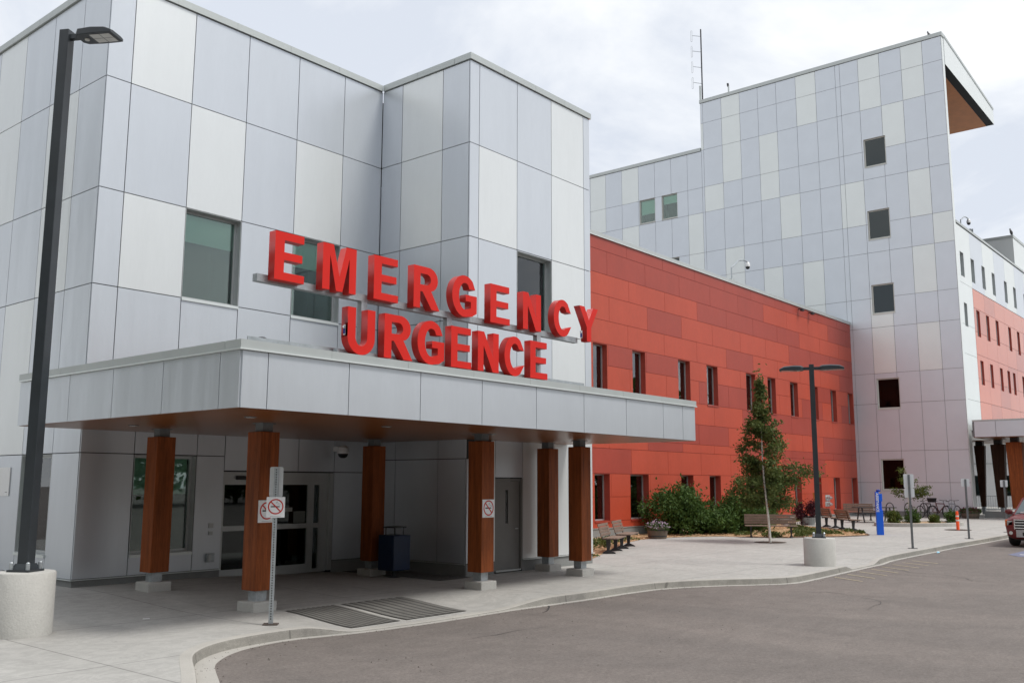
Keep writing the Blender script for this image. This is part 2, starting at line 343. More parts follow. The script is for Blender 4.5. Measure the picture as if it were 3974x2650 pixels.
# dropped-kerb ribbed tactile plates
def sheet_on(poly_rows,h,mt,mb):
    n=len(poly_rows[0]); i=len(mb.v); k=mb.mi(mt)
    for r in poly_rows: mb.v+=[(p[0],p[1],pav(*p)+h) for p in r]
    for a in range(len(poly_rows)-1):
        for q in range(n-1): mb.f.append((i+a*n+q,i+a*n+q+1,i+(a+1)*n+q+1,i+(a+1)*n+q)); mb.m.append(k)
TACT=mat('tactile_plate',(.165,.16,.148),.8,noise=[(5,.15),(50,.2)])
TACT2=mat('tactile_groove',(.095,.093,.087),.9)
def tact(x0,x1,lab,n):
    mb=MB(); y0,y1=11.55,13.22; xo=.1
    def row(xa,xb,k=8): return [[(xa+(xb-xa)*0+0*j,y0+(y1-y0)*j/k) for j in range(k+1)],[(xb,y0+(y1-y0)*j/k) for j in range(k+1)]]
    for i in range(n): sheet_on(row(x0+(x1-x0)*i/n,x0+(x1-x0)*(i+1)/n),.009,TACT2,mb)
    o=mb.build('tactile_plate'); tag(o,lab,'tactile plate','ribbed plates in the dropped kerb')
    mb=MB(); st=(x1-x0)/n
    for i in range(n):
        a=x0+i*st+.02; b=a+st*.62
        sheet_on(row(a,b),.015,TACT,mb)
    rb=mb.build('rib_pattern',o)
tact(9.98,11.02,'darker ribbed plate in the dropped kerb, the one nearer the thin no smoking sign post',10)
tact(11.16,12.62,'paler ribbed plate in the dropped kerb, the one farther from the sign post',8)

# grit swept against the kerb and scattered stones
GRIT=mat('road_grit',(.10,.085,.07),.9,noise=[(3,.5)]); mb=MB(); rg=np.random.default_rng(3)
for _ in range(900):
    i=int(rg.integers(60,len(K)-40)); x,y=K[i]
    if not(4<x<36): continue
    nx,ny=nrm(i); d=.03+abs(rg.normal())*.16 if rg.random()<.75 else rg.uniform(.3,4.5); s_=rg.uniform(.005,.014); px_,py_=x-nx*d+rg.uniform(-.06,.06),y-ny*d; z=roadz(px_)+.003
    a=rg.uniform(0,3); P=[(px_+s_*math.cos(a+q*2.09)*(1+.4*(q%2)),py_+s_*math.sin(a+q*2.09),z) for q in range(3)]; T_=(px_,py_,z+s_*.8)
    for q in range(3): mb.face([P[q],P[(q+1)%3],T_],GRIT)
o=mb.build('road_grit'); tag(o,'dark grit and tiny stones scattered along the gutter and on the asphalt','grit'); o['kind']='stuff'
# painted hatching and blue marking on the road
YEL=mat('faded_road_paint',(.50,.43,.29),.8,noise=[(8,.25)]); BLP=mat('blue_road_paint',(.15,.16,.235),.8,noise=[(3,.35)])
mb=MB()
for i in range(8):
    x=23.0+i*.84; a=(x,9.02); b=(x-.55-.1*i*0,8.15)
    mb.face([(a[0],a[1],roadz(a[0])+.007),(a[0]+.06,a[1],roadz(a[0])+.007),(b[0]+.06,b[1],roadz(b[0])+.007),(b[0],b[1],roadz(b[0])+.007)],YEL)
mb.build('road_hatching',kind='structure')
mb=MB(); mb.face([(x_,y_,roadz(x_)+.006) for x_,y_ in ((32.6,7.0),(33.3,7.45),(35.2,7.4),(35.4,5.6),(32.9,5.6))],BLP); mb.face([(x_,y_,roadz(x_)+.010) for x_,y_ in ((33.4,7.15),(33.55,7.15),(33.5,6.1),(33.35,6.1))],WHT)
mb.build('road_marking',kind='structure')

CRK=mat('road_crack_tar',(.045,.042,.04),.8); mb=MB(); rg=np.random.default_rng(12)
for (x,y,hd,n,w_) in ((10.3,9.6,-.15,12,.006),(13.2,10.6,-.35,10,.013),(17.5,6.2,.55,14,.008),(24.0,6.2,.1,18,.014),(19.5,8.7,-1.0,9,.012)):
    pr=None
    for i in range(n):
        hd+=rg.normal()*.28; l=rg.uniform(.10,.26); nx_,ny_=-math.sin(hd),math.cos(hd); ww=w_*rg.uniform(.4,1.2)*(1-abs(2*i/n-1)**3)
        cu_=[(x-nx_*ww,y-ny_*ww,roadz(x)+.005),(x+nx_*ww,y+ny_*ww,roadz(x)+.005)]
        if pr: mb.face([pr[0],pr[1],cu_[1],cu_[0]],CRK)
        pr=cu_; x+=math.cos(hd)*l; y+=math.sin(hd)*l
mb.build('road_cracks',kind='structure')
# planting bed with orange wood-chip mulch
BED=[(21.32,15.2),(22.8,15.9),(25.44,17.13),(28.28,18.45),(30.4,19.15),(32.0,19.2),(33.3,18.6),(34.24,17.86),(34.5,16.8),(35.2,15.31),(36.5,14.28),(37.35,13.82),(38.1,13.52),(38.5,13.6),(39.89,14.45),(41.5,16.1),(42.6,17.4),(43.2,18.4),(43.1,19.1),(43.6,19.6),(44.6,19.8),(46.5,20.2),(49.5,20.55),(49.5,20.93),(21.32,20.93)]
def poly_sheet(poly,h,mt,name,kind='structure',parent=None,zf=pav,step=None):
    bm=bmesh.new(); vs=[bm.verts.new((p[0],p[1],0)) for p in poly]
    for tr in tessellate_polygon([[Vector((p[0],p[1],0)) for p in poly]]):
        try: bm.faces.new([vs[q] for q in tr])
        except ValueError: pass
    bmesh.ops.subdivide_edges(bm,edges=bm.edges[:],cuts=5,use_grid_fill=True)
    bmesh.ops.recalc_face_normals(bm,faces=bm.faces[:])
    for v in bm.verts: v.co.z=zf(v.co.x,v.co.y)+h
    me=bpy.data.meshes.new(name); bm.to_mesh(me); bm.free(); me.materials.append(mt); o=bpy.data.objects.new(name,me); COL.objects.link(o)
    if kind: o['kind']=kind
    return o
poly_sheet(BED,.012,MULCH,'planting_bed')
mb=MB(); EDG=mat('rusty_edging',(.12,.07,.045),.7,noise=[(5,.3)])
for (a,b) in zip(BED[9:21],BED[10:22]):
    mb.tube([(a[0],a[1],pav(*a)+.015),(b[0],b[1],pav(*b)+.015)],.028,EDG,6)
mb.build('bed_edging',kind='structure')
def in_poly(x,y,P):
    c=False; j=len(P)-1
    for i in range(len(P)):
        if (P[i][1]>y)!=(P[j][1]>y) and x<(P[j][0]-P[i][0])*(y-P[i][1])/(P[j][1]-P[i][1])+P[i][0]: c=not c
        j=i
    return c
# loose chips
mb=MB(); k=0
while k<3800:
    x=random.uniform(21.4,44); y=random.uniform(13.5,20.9)
    if not in_poly(x,y,BED): continue
    z=pav(x,y)+random.uniform(.015,.05); a=random.uniform(0,PI); l=random.uniform(.03,.09); wd=l*.35; tl=random.uniform(-.4,.4)
    dx,dy=math.cos(a)*l,math.sin(a)*l; ex,ey=-math.sin(a)*wd,math.cos(a)*wd
    mb.face([(x-dx-ex,y-dy-ey,z),(x+dx-ex,y+dy-ey,z+tl*l),(x+dx+ex,y+dy+ey,z+tl*l+.01),(x-dx+ex,y-dy+ey,z+.01)],MULCH); k+=1
o=mb.build('wood_chips'); tag(o,'loose orange wood chips spread over the planting bed','wood chips'); o['kind']='stuff'
# gravel strip beside the dark wall under the canopy
poly_sheet([(15.2,14.72),(16.21,14.72),(16.21,18.0),(15.2,18.0)],.010,GRAV,'gravel_strip')
# tree pit discs
def disc(x,y,r,mt,name,h=.008,n=28):
    return poly_sheet([(x+r*math.cos(2*PI*i/n),y+r*math.sin(2*PI*i/n)) for i in range(n)],h,mt,name)
disc(32.12,14.85,.56,SOIL,'tree_pit')

# ================================================================ BUILDINGS
ZR=[.28,2.67,6.0,7.98,10.33,12.45]      # panel rows of the near block
eb=thing('emergency_building','grey and white panelled hospital block behind the red EMERGENCY letters','building',(8.69,18.07,0))
# --- street face of the left block
A=Wall('y',18.07); XS=[8.69,9.22,10.63,12.03,13.47,14.91,16.22]
pat=[ 'gggggg','gggggg','gwgggg','ggwgwg','gwgggg']
c=[]
for r in range(1,5):
    for i in range(6): c.append((XS[i],XS[i+1],ZR[r],ZR[r+1],W_ if pat[r][i]=='w' else G_))
XL_=[8.69,9.79,11.20,11.88,13.86,14.93,16.22]
for i in range(6): c.append((XL_[i],XL_[i+1],2.67 if i in(0,1,2) else 2.36,3.2,G_)) 
c=[q for q in c if not(q[2]==2.67 and q[3]==6.0)]+[(XS[i],XS[i+1],4.0,6.0,G_) for i in range(6)]
c+=[(8.69,9.79,.28,2.67,G_),(9.79,11.2,.28,.66,G_),(9.79,11.2,.66,2.67,G_),(11.2,11.88,.28,2.67,G_),(14.93,16.22,.28,2.36,G_)]
H_=[(10.63,12.03,6.0,7.98),(13.47,14.91,6.0,7.98),(9.80,11.19,.68,2.66),(11.88,14.92,-.1,2.35)]
mb=MB(); A.panels(mb,c,H_); A.backing(mb,(8.72,16.22,-.2,12.5),H_)
A.slab(mb,(8.70,11.88,-.2,.262),.01,.032,CONB); A.slab(mb,(14.93,16.2,-.2,.27),.01,.032,CONB)
# --- left face
B=Wall('x',8.69); YS=[18.10,19.24,20.62,22.06,23.50,24.95,26.4]
pb=['gggggg','ggwggw','gwggwg','gwgwgg','gggwgg']
c=[(YS[i],YS[i+1],ZR[r],ZR[r+1],W_ if pb[r][i]=='w' else G_) for r in range(5) for i in range(6)]
HB=[(19.24,20.62,.68,2.66)]
B.panels(mb,c,HB); B.backing(mb,(18.11,27,-.2,12.5),HB); B.slab(mb,(18.085,27,-.2,.258),.008,.031,CONB)
# --- bump side and front
Cw=Wall('x',16.22); YC=[14.93,15.83,17.30,18.06]
pc=['ggg','ggg','ggg','gwg','gwg']
c=[(YC[i],YC[i+1],ZR[r],ZR[r+1],W_ if pc[r][i]=='w' else G_) for r in range(5) for i in range(3)]
Cw.panels(mb,c,[]); Cw.backing(mb,(14.93,18.06,-.2,12.5),[]); Cw.slab(mb,(14.93,18.06,-.2,.27),.01,.031,CONB)
Dw=Wall('y',14.90); XD=[16.22,16.56,18.03,19.48,20.97,21.27]
pd=['ggwgg','gggwg','gggwg','gwgwg','gggwg']
c=[(XD[i],XD[i+1],ZR[r],ZR[r+1],W_ if pd[r][i]=='w' else G_) for r in range(1,5) for i in range(5)]
XDL=[16.22,17.10,17.23,18.27,19.55,21.27]
c+=[(XDL[0],XDL[1],.28,2.67,G_),(XDL[2],XDL[3],2.24,3.3,G_),(XDL[3],XDL[4],.28,3.3,W_),(XDL[4],XDL[5],.28,3.3,W_),(17.10,17.23,.28,3.3,W_)]
c=[q for q in c if not(q[2]==2.67)]+[(XD[i],XD[i+1],4.0,6.0,W_ if pd[1][i]=='w' else G_) for i in range(5)]
HD=[(18.04,19.47,6.0,7.96),(17.23,18.27,-.1,2.23)]
Dw.panels(mb,c,HD); Dw.backing(mb,(16.25,21.24,-.2,12.5),HD); Dw.slab(mb,(18.27,21.25,-.2,.27),.01,.031,CONB); Dw.slab(mb,(16.25,17.22,-.2,.27),.01,.031,CONB)
Ew=Wall('x',21.28); 
mb.box((21.245,14.93,-.2),(21.275,30,12.5),G_)
mb.box((8.9,18.5,12.2),(21.2,30,12.4),DK); mb.box((16.7,15.3,12.2),(21.2,18.5,12.4),DK); mb.box((8.9,26.9,-.2),(21.2,27,12.3),DK)
o=mb.build('wall',eb,bevel=0)
# copings + base flashing
mb=MB()
def cop(mb,a,b,z0,z1,proud=.045,th=.5,mt=COP,jl=1.45):
    # coping run from a to b along a wall; joints as 3 mm laps
    (x0,y0),(x1,y1)=a,b; L=math.hypot(x1-x0,y1-y0); n=max(1,round(L/jl)); ux,uy=(x1-x0)/L,(y1-y0)/L
    for i in range(n):
        s0=L*i/n+(.004 if i else 0); s1=L*(i+1)/n
        if abs(ux)>abs(uy): mb.box((x0+ux*s0,y0-proud,z0),(x0+ux*s1,y0+th,z1),mt)
        else: mb.box((x0-proud,y0+uy*s0,z0),(x0+th,y0+uy*s1,z1),mt)
    return mb
cop(mb,(8.69-.045,18.07),(16.17,18.07),12.46,12.62); cop(mb,(8.69,18.58),(8.69,27),12.46,12.62); cop(mb,(16.22,15.41),(16.22,18.02),12.46,12.62); cop(mb,(16.22-.045,14.90),(21.31,14.90),12.46,12.62)
mb.build('coping',eb)
for q_,r_,e_ in ((A,(8.66,11.88),-.03),(B,(18.10,27),-.03),(Dw,(18.28,21.30),-.03),(Cw,(14.93,18.06),-.02)): mb=MB(); q_.slab(mb,(*r_,.262,.278),e_,.03,FLASH); mb.build('base_flashing',eb)
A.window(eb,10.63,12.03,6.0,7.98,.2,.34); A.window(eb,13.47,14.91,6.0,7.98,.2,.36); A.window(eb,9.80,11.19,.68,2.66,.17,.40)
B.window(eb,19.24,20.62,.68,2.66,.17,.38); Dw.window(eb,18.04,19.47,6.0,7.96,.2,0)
# sliding entrance door
mb=MB(); f=ALU; d0,d1=.06,.14
A.slab(mb,(11.89,11.95,.06,2.34),d0,d1,f); A.slab(mb,(14.80,14.915,.06,2.34),-.01,d1,ALU); A.slab(mb,(11.95,14.80,2.06,2.34),d0,d1,f); A.slab(mb,(11.95,14.80,.04,.12),d0,d1,f)
for a,b in ((13.18,13.26),(14.22,14.40),(14.56,14.80)): A.slab(mb,(a,b,.12,2.06),d0+.004,d1-.004,f)
for a,b in ((11.95,13.18),(13.26,14.22),(14.40,14.56)): A.slab(mb,(a,b,1.06,1.17),d0+.008,d1-.008,f)
A.slab(mb,(13.26,14.22,.12,.24),d0+.008,d1-.008,f); A.slab(mb,(11.95,13.18,.12,.24),d0+.008,d1-.008,f)
for q in ((11.5,11.52,-.1,2.6),(15.2,15.22,-.1,2.6)): A.slab(mb,q,.41,3.4,ROOM)
A.slab(mb,(11.5,15.2,-.12,-.1),.41,3.4,ROOM); A.slab(mb,(11.5,15.2,2.6,2.62),.41,3.4,ROOM); A.slab(mb,(11.5,15.2,-.1,2.6),3.4,3.42,ROOM)
dr=mb.build('sliding_door',eb)
mb=MB(); 
for a,b,lo,hi in ((11.95,13.18,1.17,2.06),(11.95,13.18,.24,1.06),(13.26,14.22,1.17,2.06),(13.26,14.22,.24,1.06),(14.40,14.56,1.17,2.06),(14.40,14.56,.12,1.06)): A.slab(mb,(a,b,lo,hi),.096,.104,GLASSD)
mb.build('pane',dr)
mb=MB(); A.slab(mb,(12.22,12.5,2.17,2.25),-.01,.06,BLK); mb.build('motion_sensor',dr,bevel=.01)
PAP=mat('door_paper',(.42,.44,.43),.7)
mb=MB(); A.slab(mb,(13.58,13.80,1.45,1.54),.088,.0935,PAP); A.slab(mb,(13.84,14.17,1.19,1.45),.088,.0935,mat('door_notice',(.16,.18,.17),.7)); mb.build('notice',dr)
# steel service door in the bump
mb=MB(); Dw.slab(mb,(17.24,17.29,.05,2.22),.03,.1,DOORG); Dw.slab(mb,(18.21,18.26,.05,2.22),.0,.1,DOORG); Dw.slab(mb,(17.29,18.21,2.17,2.22),.03,.1,DOORG); Dw.slab(mb,(17.29,18.21,.03,.06),.0,.1,FLASH)
sd=mb.build('service_door',eb); mb=MB(); 
for q in sub_rects((17.30,18.20,.065,2.165),[(17.68,17.78,1.15,1.95)]): Dw.slab(mb,q,.06,.09,DOORG)
Dw.slab(mb,(17.68,17.78,1.15,1.95),.075,.08,GLASSD); Dw.slab(mb,(17.67,17.79,1.14,1.96),.12,.13,ROOM); mb.build('door_leaf',sd)
mb=MB(); mb.tube([(18.08,14.955,1.02),(18.08,14.90,1.02),(17.98,14.90,1.02)],.012,ALU,6); mb.build('handle',sd)

# --- red wing
rw=thing('red_wing','long two-storey red panelled wing between the grey block and the tall tower','building',(21.3,21,0))
Rw=Wall('y',21.0); rz=[.42,.68,1.6,2.5,3.48,3.87,4.77,5.73,6.76,7.62,8.56,9.57,10.45,11.41,11.92]
dark=[ [],[],[], [], [(30,33.3),(46,52)], [(33.5,38.1),(44,58)], [(21,40.0),(52.6,58)], [(43.5,51)],
       [(37.9,43.4),(49.6,52.2),(55.2,58)], [(30,32.9),(33.9,36.7),(51,53)], [(40.0,43.0),(54.5,58)], [(34.5,38.4),(47.9,58)], [(39.8,49.5)], [(21,45.2),(54.9,58)], [(21,58)] ]
UW=[(26.2,27.2),(30.08,31.08),(32.92,33.94),(36.66,37.74),(39.28,40.37),(43.34,44.42),(45.80,46.78),(48.60,49.62),(51.46,52.42),(54.30,55.18),(57.03,57.88)]
LW=[(30.1,31.16),(32.62,34.04),(36.70,37.80),(39.28,40.37),(42.95,43.95),(45.80,46.78),(48.70,49.60),(51.42,52.36),(54.16,55.13),(56.98,57.86)]
HR=[(a,b,5.73,7.60) for a,b in UW]+[(a,b,.68,2.49) for a,b in LW]
c=[]
for r in range(len(rz)-1):
    st=3.0; off=(r%2)*1.48+ (0 if r%4<2 else .12); x=21.3; cuts=[21.3]
    x=30.0+1.45+off-3*3
    while x<58:
        if x>21.4 and x<57.7: cuts.append(x)
        x+=st*(.965)
    cuts.append(58.0)
    for a,b in zip(cuts[:-1],cuts[1:]):
        mid=(a+b)/2; isd=any(p<=mid<=q for p,q in dark[r+1])
        c.append((a,b,rz[r],rz[r+1],RD2 if isd else RD1))
mb=MB(); Rw.panels(mb,c,HR,gap=.007); Rw.backing(mb,(21.3,58.0,.40,12.0),HR,mat('red_joint',(.16,.022,.014),.8)); Rw.slab(mb,(21.3,58.0,-.3,.40),-.0,.4,CONB)
mb.box((21.3,21.5,11.7),(58,30,11.9),DK); mb.box((21.3,29.9,-.2),(58,30,12),DK)
mb.build('wall',rw)
mb=MB(); cop(mb,(21.3,21.0),(58.0,21.0),11.95,12.10,.05,.5,COP,1.9); Rw.slab(mb,(21.3,58,11.925,11.947),-.06,.02,FLASH); mb.build('coping',rw)
mb=MB(); Rw.slab(mb,(21.3,58,.402,.418),-.03,.03,FLASH); mb.build('base_flashing',rw)
for i,(a,b) in enumerate(UW): Rw.window(rw,a,b,5.73,7.60,.26,0,rev=RD2,fr=ALU,room=.9,pane=GLASSR,curtain=(.5,.45,.42,.5,.46,.3,.4,.35,0,.3,.3)[i])
for a,b in LW: Rw.window(rw,a,b,.68,2.49,.30,0,rev=RD2,fr=ALU,room=.9,pane=GLASSR)

# --- tower
tw=thing('tall_tower','tall grey and white chequered tower with square windows behind the red wing','building',(58,14.57,0))
T=Wall('x',58.0)
tz=[.55,2.23,4.09,6.93,8.77,11.59,13.42,16.29,18.11,20.99,22.83,25.56,27.53,29.04]
ty=[14.60,15.72,17.0,18.33,19.66,20.84,21.14,22.47,23.83,25.22,26.55,27.9,29.3,30.75,30.93,32.1,33.45,34.82,36.22,37.68,39.15,40.57,42.0,43.4]
# columns right to left: L K J I H g G F E D C B A e | ext...
#          L K J I H g G F E D C B A e 1 2 3 4 5 6 7 8 9
# one string per row from the top; columns run right to left in the photo, the last nine are the lower shoulder
TROWS=['gwgwgggwgggwgg','gwgwgggwgggwgw','ggwggggggwgwggggggwgwgg','gggggggggwggwgggggggwgg','gwggwwggwgggggwgggwgggg',
 'wggggggggggwggwgggggggg','gwgggggwgwgwggggggggggg','gggwgggwggggggggggggggg','gwgwggggggggggggggggggg']+['g'*23]*4
TG=mat('tower_grey_panel',(.665,.705,.755),.38,metal=.32,noise=[(.9,.03),(20,.02)],bump=.05,bscale=60); TWm=mat('tower_white_panel',(.775,.81,.80),.38,metal=.32,noise=[(.9,.025),(20,.02)],bump=.05,bscale=60)
TH=[(18.20,19.56,a,b) for a,b in ((1.78,3.62),(6.62,8.46),(12.44,14.26),(17.12,18.97),(21.80,23.62))]+[(34.82,36.15,21.06,22.87),(32.96,34.26,21.06,22.87),(32.90,34.2,16.3,18.13)]
c=[]
for k in range(13):
    r=12-k
    for i in range(len(ty)-1):
        if ty[i]>=30.9 and k<2: continue
        if i<len(TROWS[k]): c.append((ty[i],ty[i+1],tz[r],tz[r+1] if not(ty[i]>=30.9 and k==2) else 25.5,TWm if TROWS[k][i]=='w' else TG))
mb=MB(); T.panels(mb,c,TH,gap=.010); JT=mat('tower_joint',(.17,.17,.18),.8)
T.backing(mb,(14.60,30.93,-.2,29.1),TH,JT); T.backing(mb,(30.93,45,-.2,25.5),TH,JT); T.slab(mb,(14.60,45,-.2,.53),.006,.031,CONB)
mb.box((58.02,14.57,-.2),(58.42,14.60,29.1),TWm)
mb.box((58.03,30.93,25.5),(76,30.96,29.1),TWm); mb.box((58.4,22.0,17),(76,22.05,29.0),TG)   # rear volume behind the terrace
mb.box((58.4,30.9,25.2),(76,45,25.4),DK)
mb.build('wall',tw)
mb=MB(); cop(mb,(58.0,14.52),(58.0,30.98),29.06,29.30,.05,.45,COP,2.7); mb.build('coping',tw); mb=MB(); cop(mb,(58.0,30.99),(58.0,45),25.52,25.76,.05,.45,COP,2.7); mb.build('coping',tw)
# projecting roof slab with wooden soffit
mb=MB()
y0,y1=14.55,22.0; xa,xb=58.46,70.15
P=[(xa,y0,27.38),(xb,y0,27.08),(xb,y1,27.08),(xa,y1,27.38),(xa,y0,29.28),(xb,y0,28.25),(xb,y1,28.25),(xa,y1,29.28)]
i=len(mb.v); mb.v+=P
for f_ in ((4,5,6,7),(0,1,5,4),(1,2,6,5),(2,3,7,6),(3,0,4,7)): mb.f.append(tuple(i+q for q in f_)); mb.m.append(mb.mi(TWm))
mb.face([(xa,y0,27.38),(xb,y0,27.08),(xb,y0+.5,27.08),(xa,y0+.5,27.38)],DK)
mb.face([(xa,y0-.04,29.15),(xb+.04,y0-.04,28.12),(xb+.04,y0-.04,28.27),(xa,y0-.04,29.30)],COP)
mb.build('roof_slab',tw)
mb=MB(); mb.face([(xa,y0+.5,27.375),(xb,y0+.5,27.075),(xb,y1,27.075),(xa,y1,27.375)],mat('cedar_soffit',(.62,.22,.06),.5,noise=[(2,.1)])); mb.build('soffit',tw)
for q in TH:
    fr=mat('pale_frame',(.60,.60,.56),.5); T.window(tw,*q[:2],*q[2:],.12,pane=GLASS if q[0] in (34.82,32.96) else (GLASSL if q[2]<9 else GLASST),blind=.62 if q[0]==34.82 else (.36 if q[0]==32.96 else 0),rev=fr,fr=fr,room=1.2,fw=.06)

# --- far building with pink-red cladding
fb=thing('far_hospital_building','white building with pale red cladding and rows of narrow windows at the far right','building',(58.45,14.6,0))
F=Wall('y',14.60)
FRD=mat('far_red_panel',(.60,.16,.085),.2,noise=[(.7,.05)]); FRD2=mat('far_red_panel_dull',(.50,.13,.075),.2,noise=[(.7,.05)])
FH=[(x,x+.8,14.35,15.85) for x in (58.95,61.32,63.86,66.4,69.68,72.3,75.5,78.2)]+[(59.1,59.78,11.35,12.77)]+[(x,x+.78,11.05,12.7) for x in (61.8,64.08,66.5,69.88,72.42,75.2,78)]+[(x,x+.74,8.1,9.6) for x in (61.93,64.23,66.72,68.7,70.25,73,76)]
mb=MB(); c=[]; zz=[.4,2.9,5.2,7.0,9.68,11.45,13.95]
for j in range(6): c.append((58.45,58.85 if j<2 else 61.25,zz[j],zz[j+1],TWm))
for a in range(9): c.append((58.45+a*2.9,58.45+(a+1)*2.9,13.95,17.45,TWm if a%2==0 else TG))
fz=[5.2,5.9,7.03,8.45,9.9,11.3,12.77,13.93]
for j in range(7):
    for a in range(8): c.append((61.27+a*2.6,61.27+(a+1)*2.6,fz[j],fz[j+1],FRD if (a*2+j*3)%5 else FRD2))
F.panels(mb,c,FH,gap=.01); F.backing(mb,(58.45,84,5.2,17.5),FH,JT); F.slab(mb,(58.45,58.85,-.2,5.2),.032,.4,JT); F.slab(mb,(58.45,58.85,-.2,.38),-.006,.031,CONB); mb.box((58.5,15.02,5.2),(84,22,5.3),WHT)
mb.box((58.45,15,17.2),(84,22,17.4),DK)
mb.box((75,14.9,17.4),(90,22,20.0),TWm); mb.box((74.96,14.86,20.0),(90,22,20.2),COP)
mb.build('wall',fb)
mb=MB(); cop(mb,(58.45,14.60),(84,14.60),17.5,17.64,.05,.4,COP,2.7); mb.build('coping',fb)
for q in FH: F.window(fb,*q,.15,0,rev=RD2 if (q[0]>61 and q[3]<13.5) else ALU,fr=ALU,room=.8,sill=False)
# white wall seen between the far canopy columns
hb=thing('distant_white_wall','plain white building wall glimpsed between the dark tapered columns','building',(92,18,0))
mb=MB(); mb.box((90,8,-.2),(96,34,6.5),WHT); mb.box((89.95,8,3.9),(90.0,34,3.96),COP); hbw=mb.build('wall',hb)
mb=MB(); 
for y in (17.4,19.5,21.9): mb.box((89.93,y,1.2),(89.99,y+.5,2.9),GLASSD)
mb.build('window',hb)

# ================================================================ ENTRANCE CANOPY
cy=thing('entrance_canopy','grey entrance canopy with wooden underside on brown timber columns beneath the red letters','canopy',(7.48,11.1,0))
X0,X1,Y0,Y1,ZB,ZT=7.48,20.13,11.1,18.03,3.115,3.92
mb=MB(); FRw=Wall('y',Y0); FX=[7.50,7.93,9.41,10.94,12.47,14.02,15.57,17.13,18.66,19.54,20.13]
FRw.panels(mb,[(a,b,ZB,ZT,G_ if i%5!=2 else G_) for i,(a,b) in enumerate(zip(FX[:-1],FX[1:]))],[],gap=.007)
FLw=Wall('x',X0); FY=[11.12,11.60,13.10,14.61,16.10,17.6,18.05]
FLw.panels(mb,[(a,b,ZB,ZT,G_) for a,b in zip(FY[:-1],FY[1:])],[],gap=.007)
mb.box((X0+.035,Y0+.035,ZB+.02),(X1-.035,14.86,ZT),DK); mb.box((X0+.035,14.861,ZB+.02),(16.18,Y1,ZT),DK)
mb.box((X1-.03,Y0+.035,ZB),(X1,14.86,ZT),G_)
mb.build('fascia',cy)
mb=MB(); mb.box((X0+.03,Y0+.03,ZB-.0),(X1-.03,14.865,ZB+.018),SOFF); mb.box((X0+.03,14.866,ZB),(16.185,Y1,ZB+.018),SOFF); mb.build('soffit',cy)
mb=MB(); cop(mb,(X0-.03,Y0),(X1+.02,Y0),3.945,4.06,.03,.35,COP,1.55); cop(mb,(X0,Y0+.36),(X0,Y1+.02),3.945,4.06,.03,.35,COP,1.55); mb.box((X1-.3,Y0+.36,3.945),(X1+.02,14.88,4.06),COP); mb.build('coping',cy)
mb=MB(); mb.box((X0-.045,Y0-.045,3.918),(X1+.035,Y0+.02,3.942),FLASH); mb.box((X0-.045,Y0+.021,3.918),(X0+.02,Y1,3.942),FLASH); mb.build('drip_flashing',cy)
mb=MB(); mb.box((X0+.3,Y0+.3,3.93),(X1-.32,14.85,3.95),GRAV); mb.box((X0+.3,14.851,3.93),(16.18,Y1,3.95),GRAV); mb.build('roof_gravel',cy)
mb=MB(); mb.box((7.78,11.40,4.0),(16.0,11.42,4.17),GALV); mb.build('upstand',cy)
for x,y in ((11.65,12.68),(14.78,12.87),(14.9,16.8),(17.72,12.73),(8.65,16.05),(8.66,12.53)):
    mb=MB(); mb.lathe([(.0,-.012),(.085,-.012),(.095,-.004),(.095,.0)],x,y,DGALV,20,ZB-.001); mb.lathe([(0,-.002),(.07,-.002),(.07,0)],x,y,LENS,16,ZB-.0135); mb.build('downlight',cy)
def column(cx,cy_,zg,h=.16):
    hb=.235; mb=MB(); mb.box((cx-.19,cy_-.19,zg+.335),(cx+.19,cy_+.19,2.96),WOOD); o=mb.build('column',cy,bevel=.008)
    mb=MB(); mb.box((cx-hb,cy_-hb,zg-.15),(cx+hb,cy_+hb,zg+h),CON); mb.build('pedestal',o,bevel=.02)
    mb=MB(); mb.box((cx-.105,cy_-.105,zg+h-.01),(cx+.105,cy_+.105,zg+.34),GALV); mb.build('steel_foot',o); mb=MB(); mb.box((cx-.105,cy_-.105,2.955),(cx+.105,cy_+.105,ZB-.0145),DGALV); mb.box((cx-.14,cy_-.14,ZB-.015),(cx+.14,cy_+.14,ZB-.002),DGALV); mb.build('steel_head',o)
for x,y in ((9.63,16.78),(9.73,13.66),(15.07,16.80),(14.65,13.05),(18.75,14.49),(18.28,13.18)): column(x,y,pav(x,y))

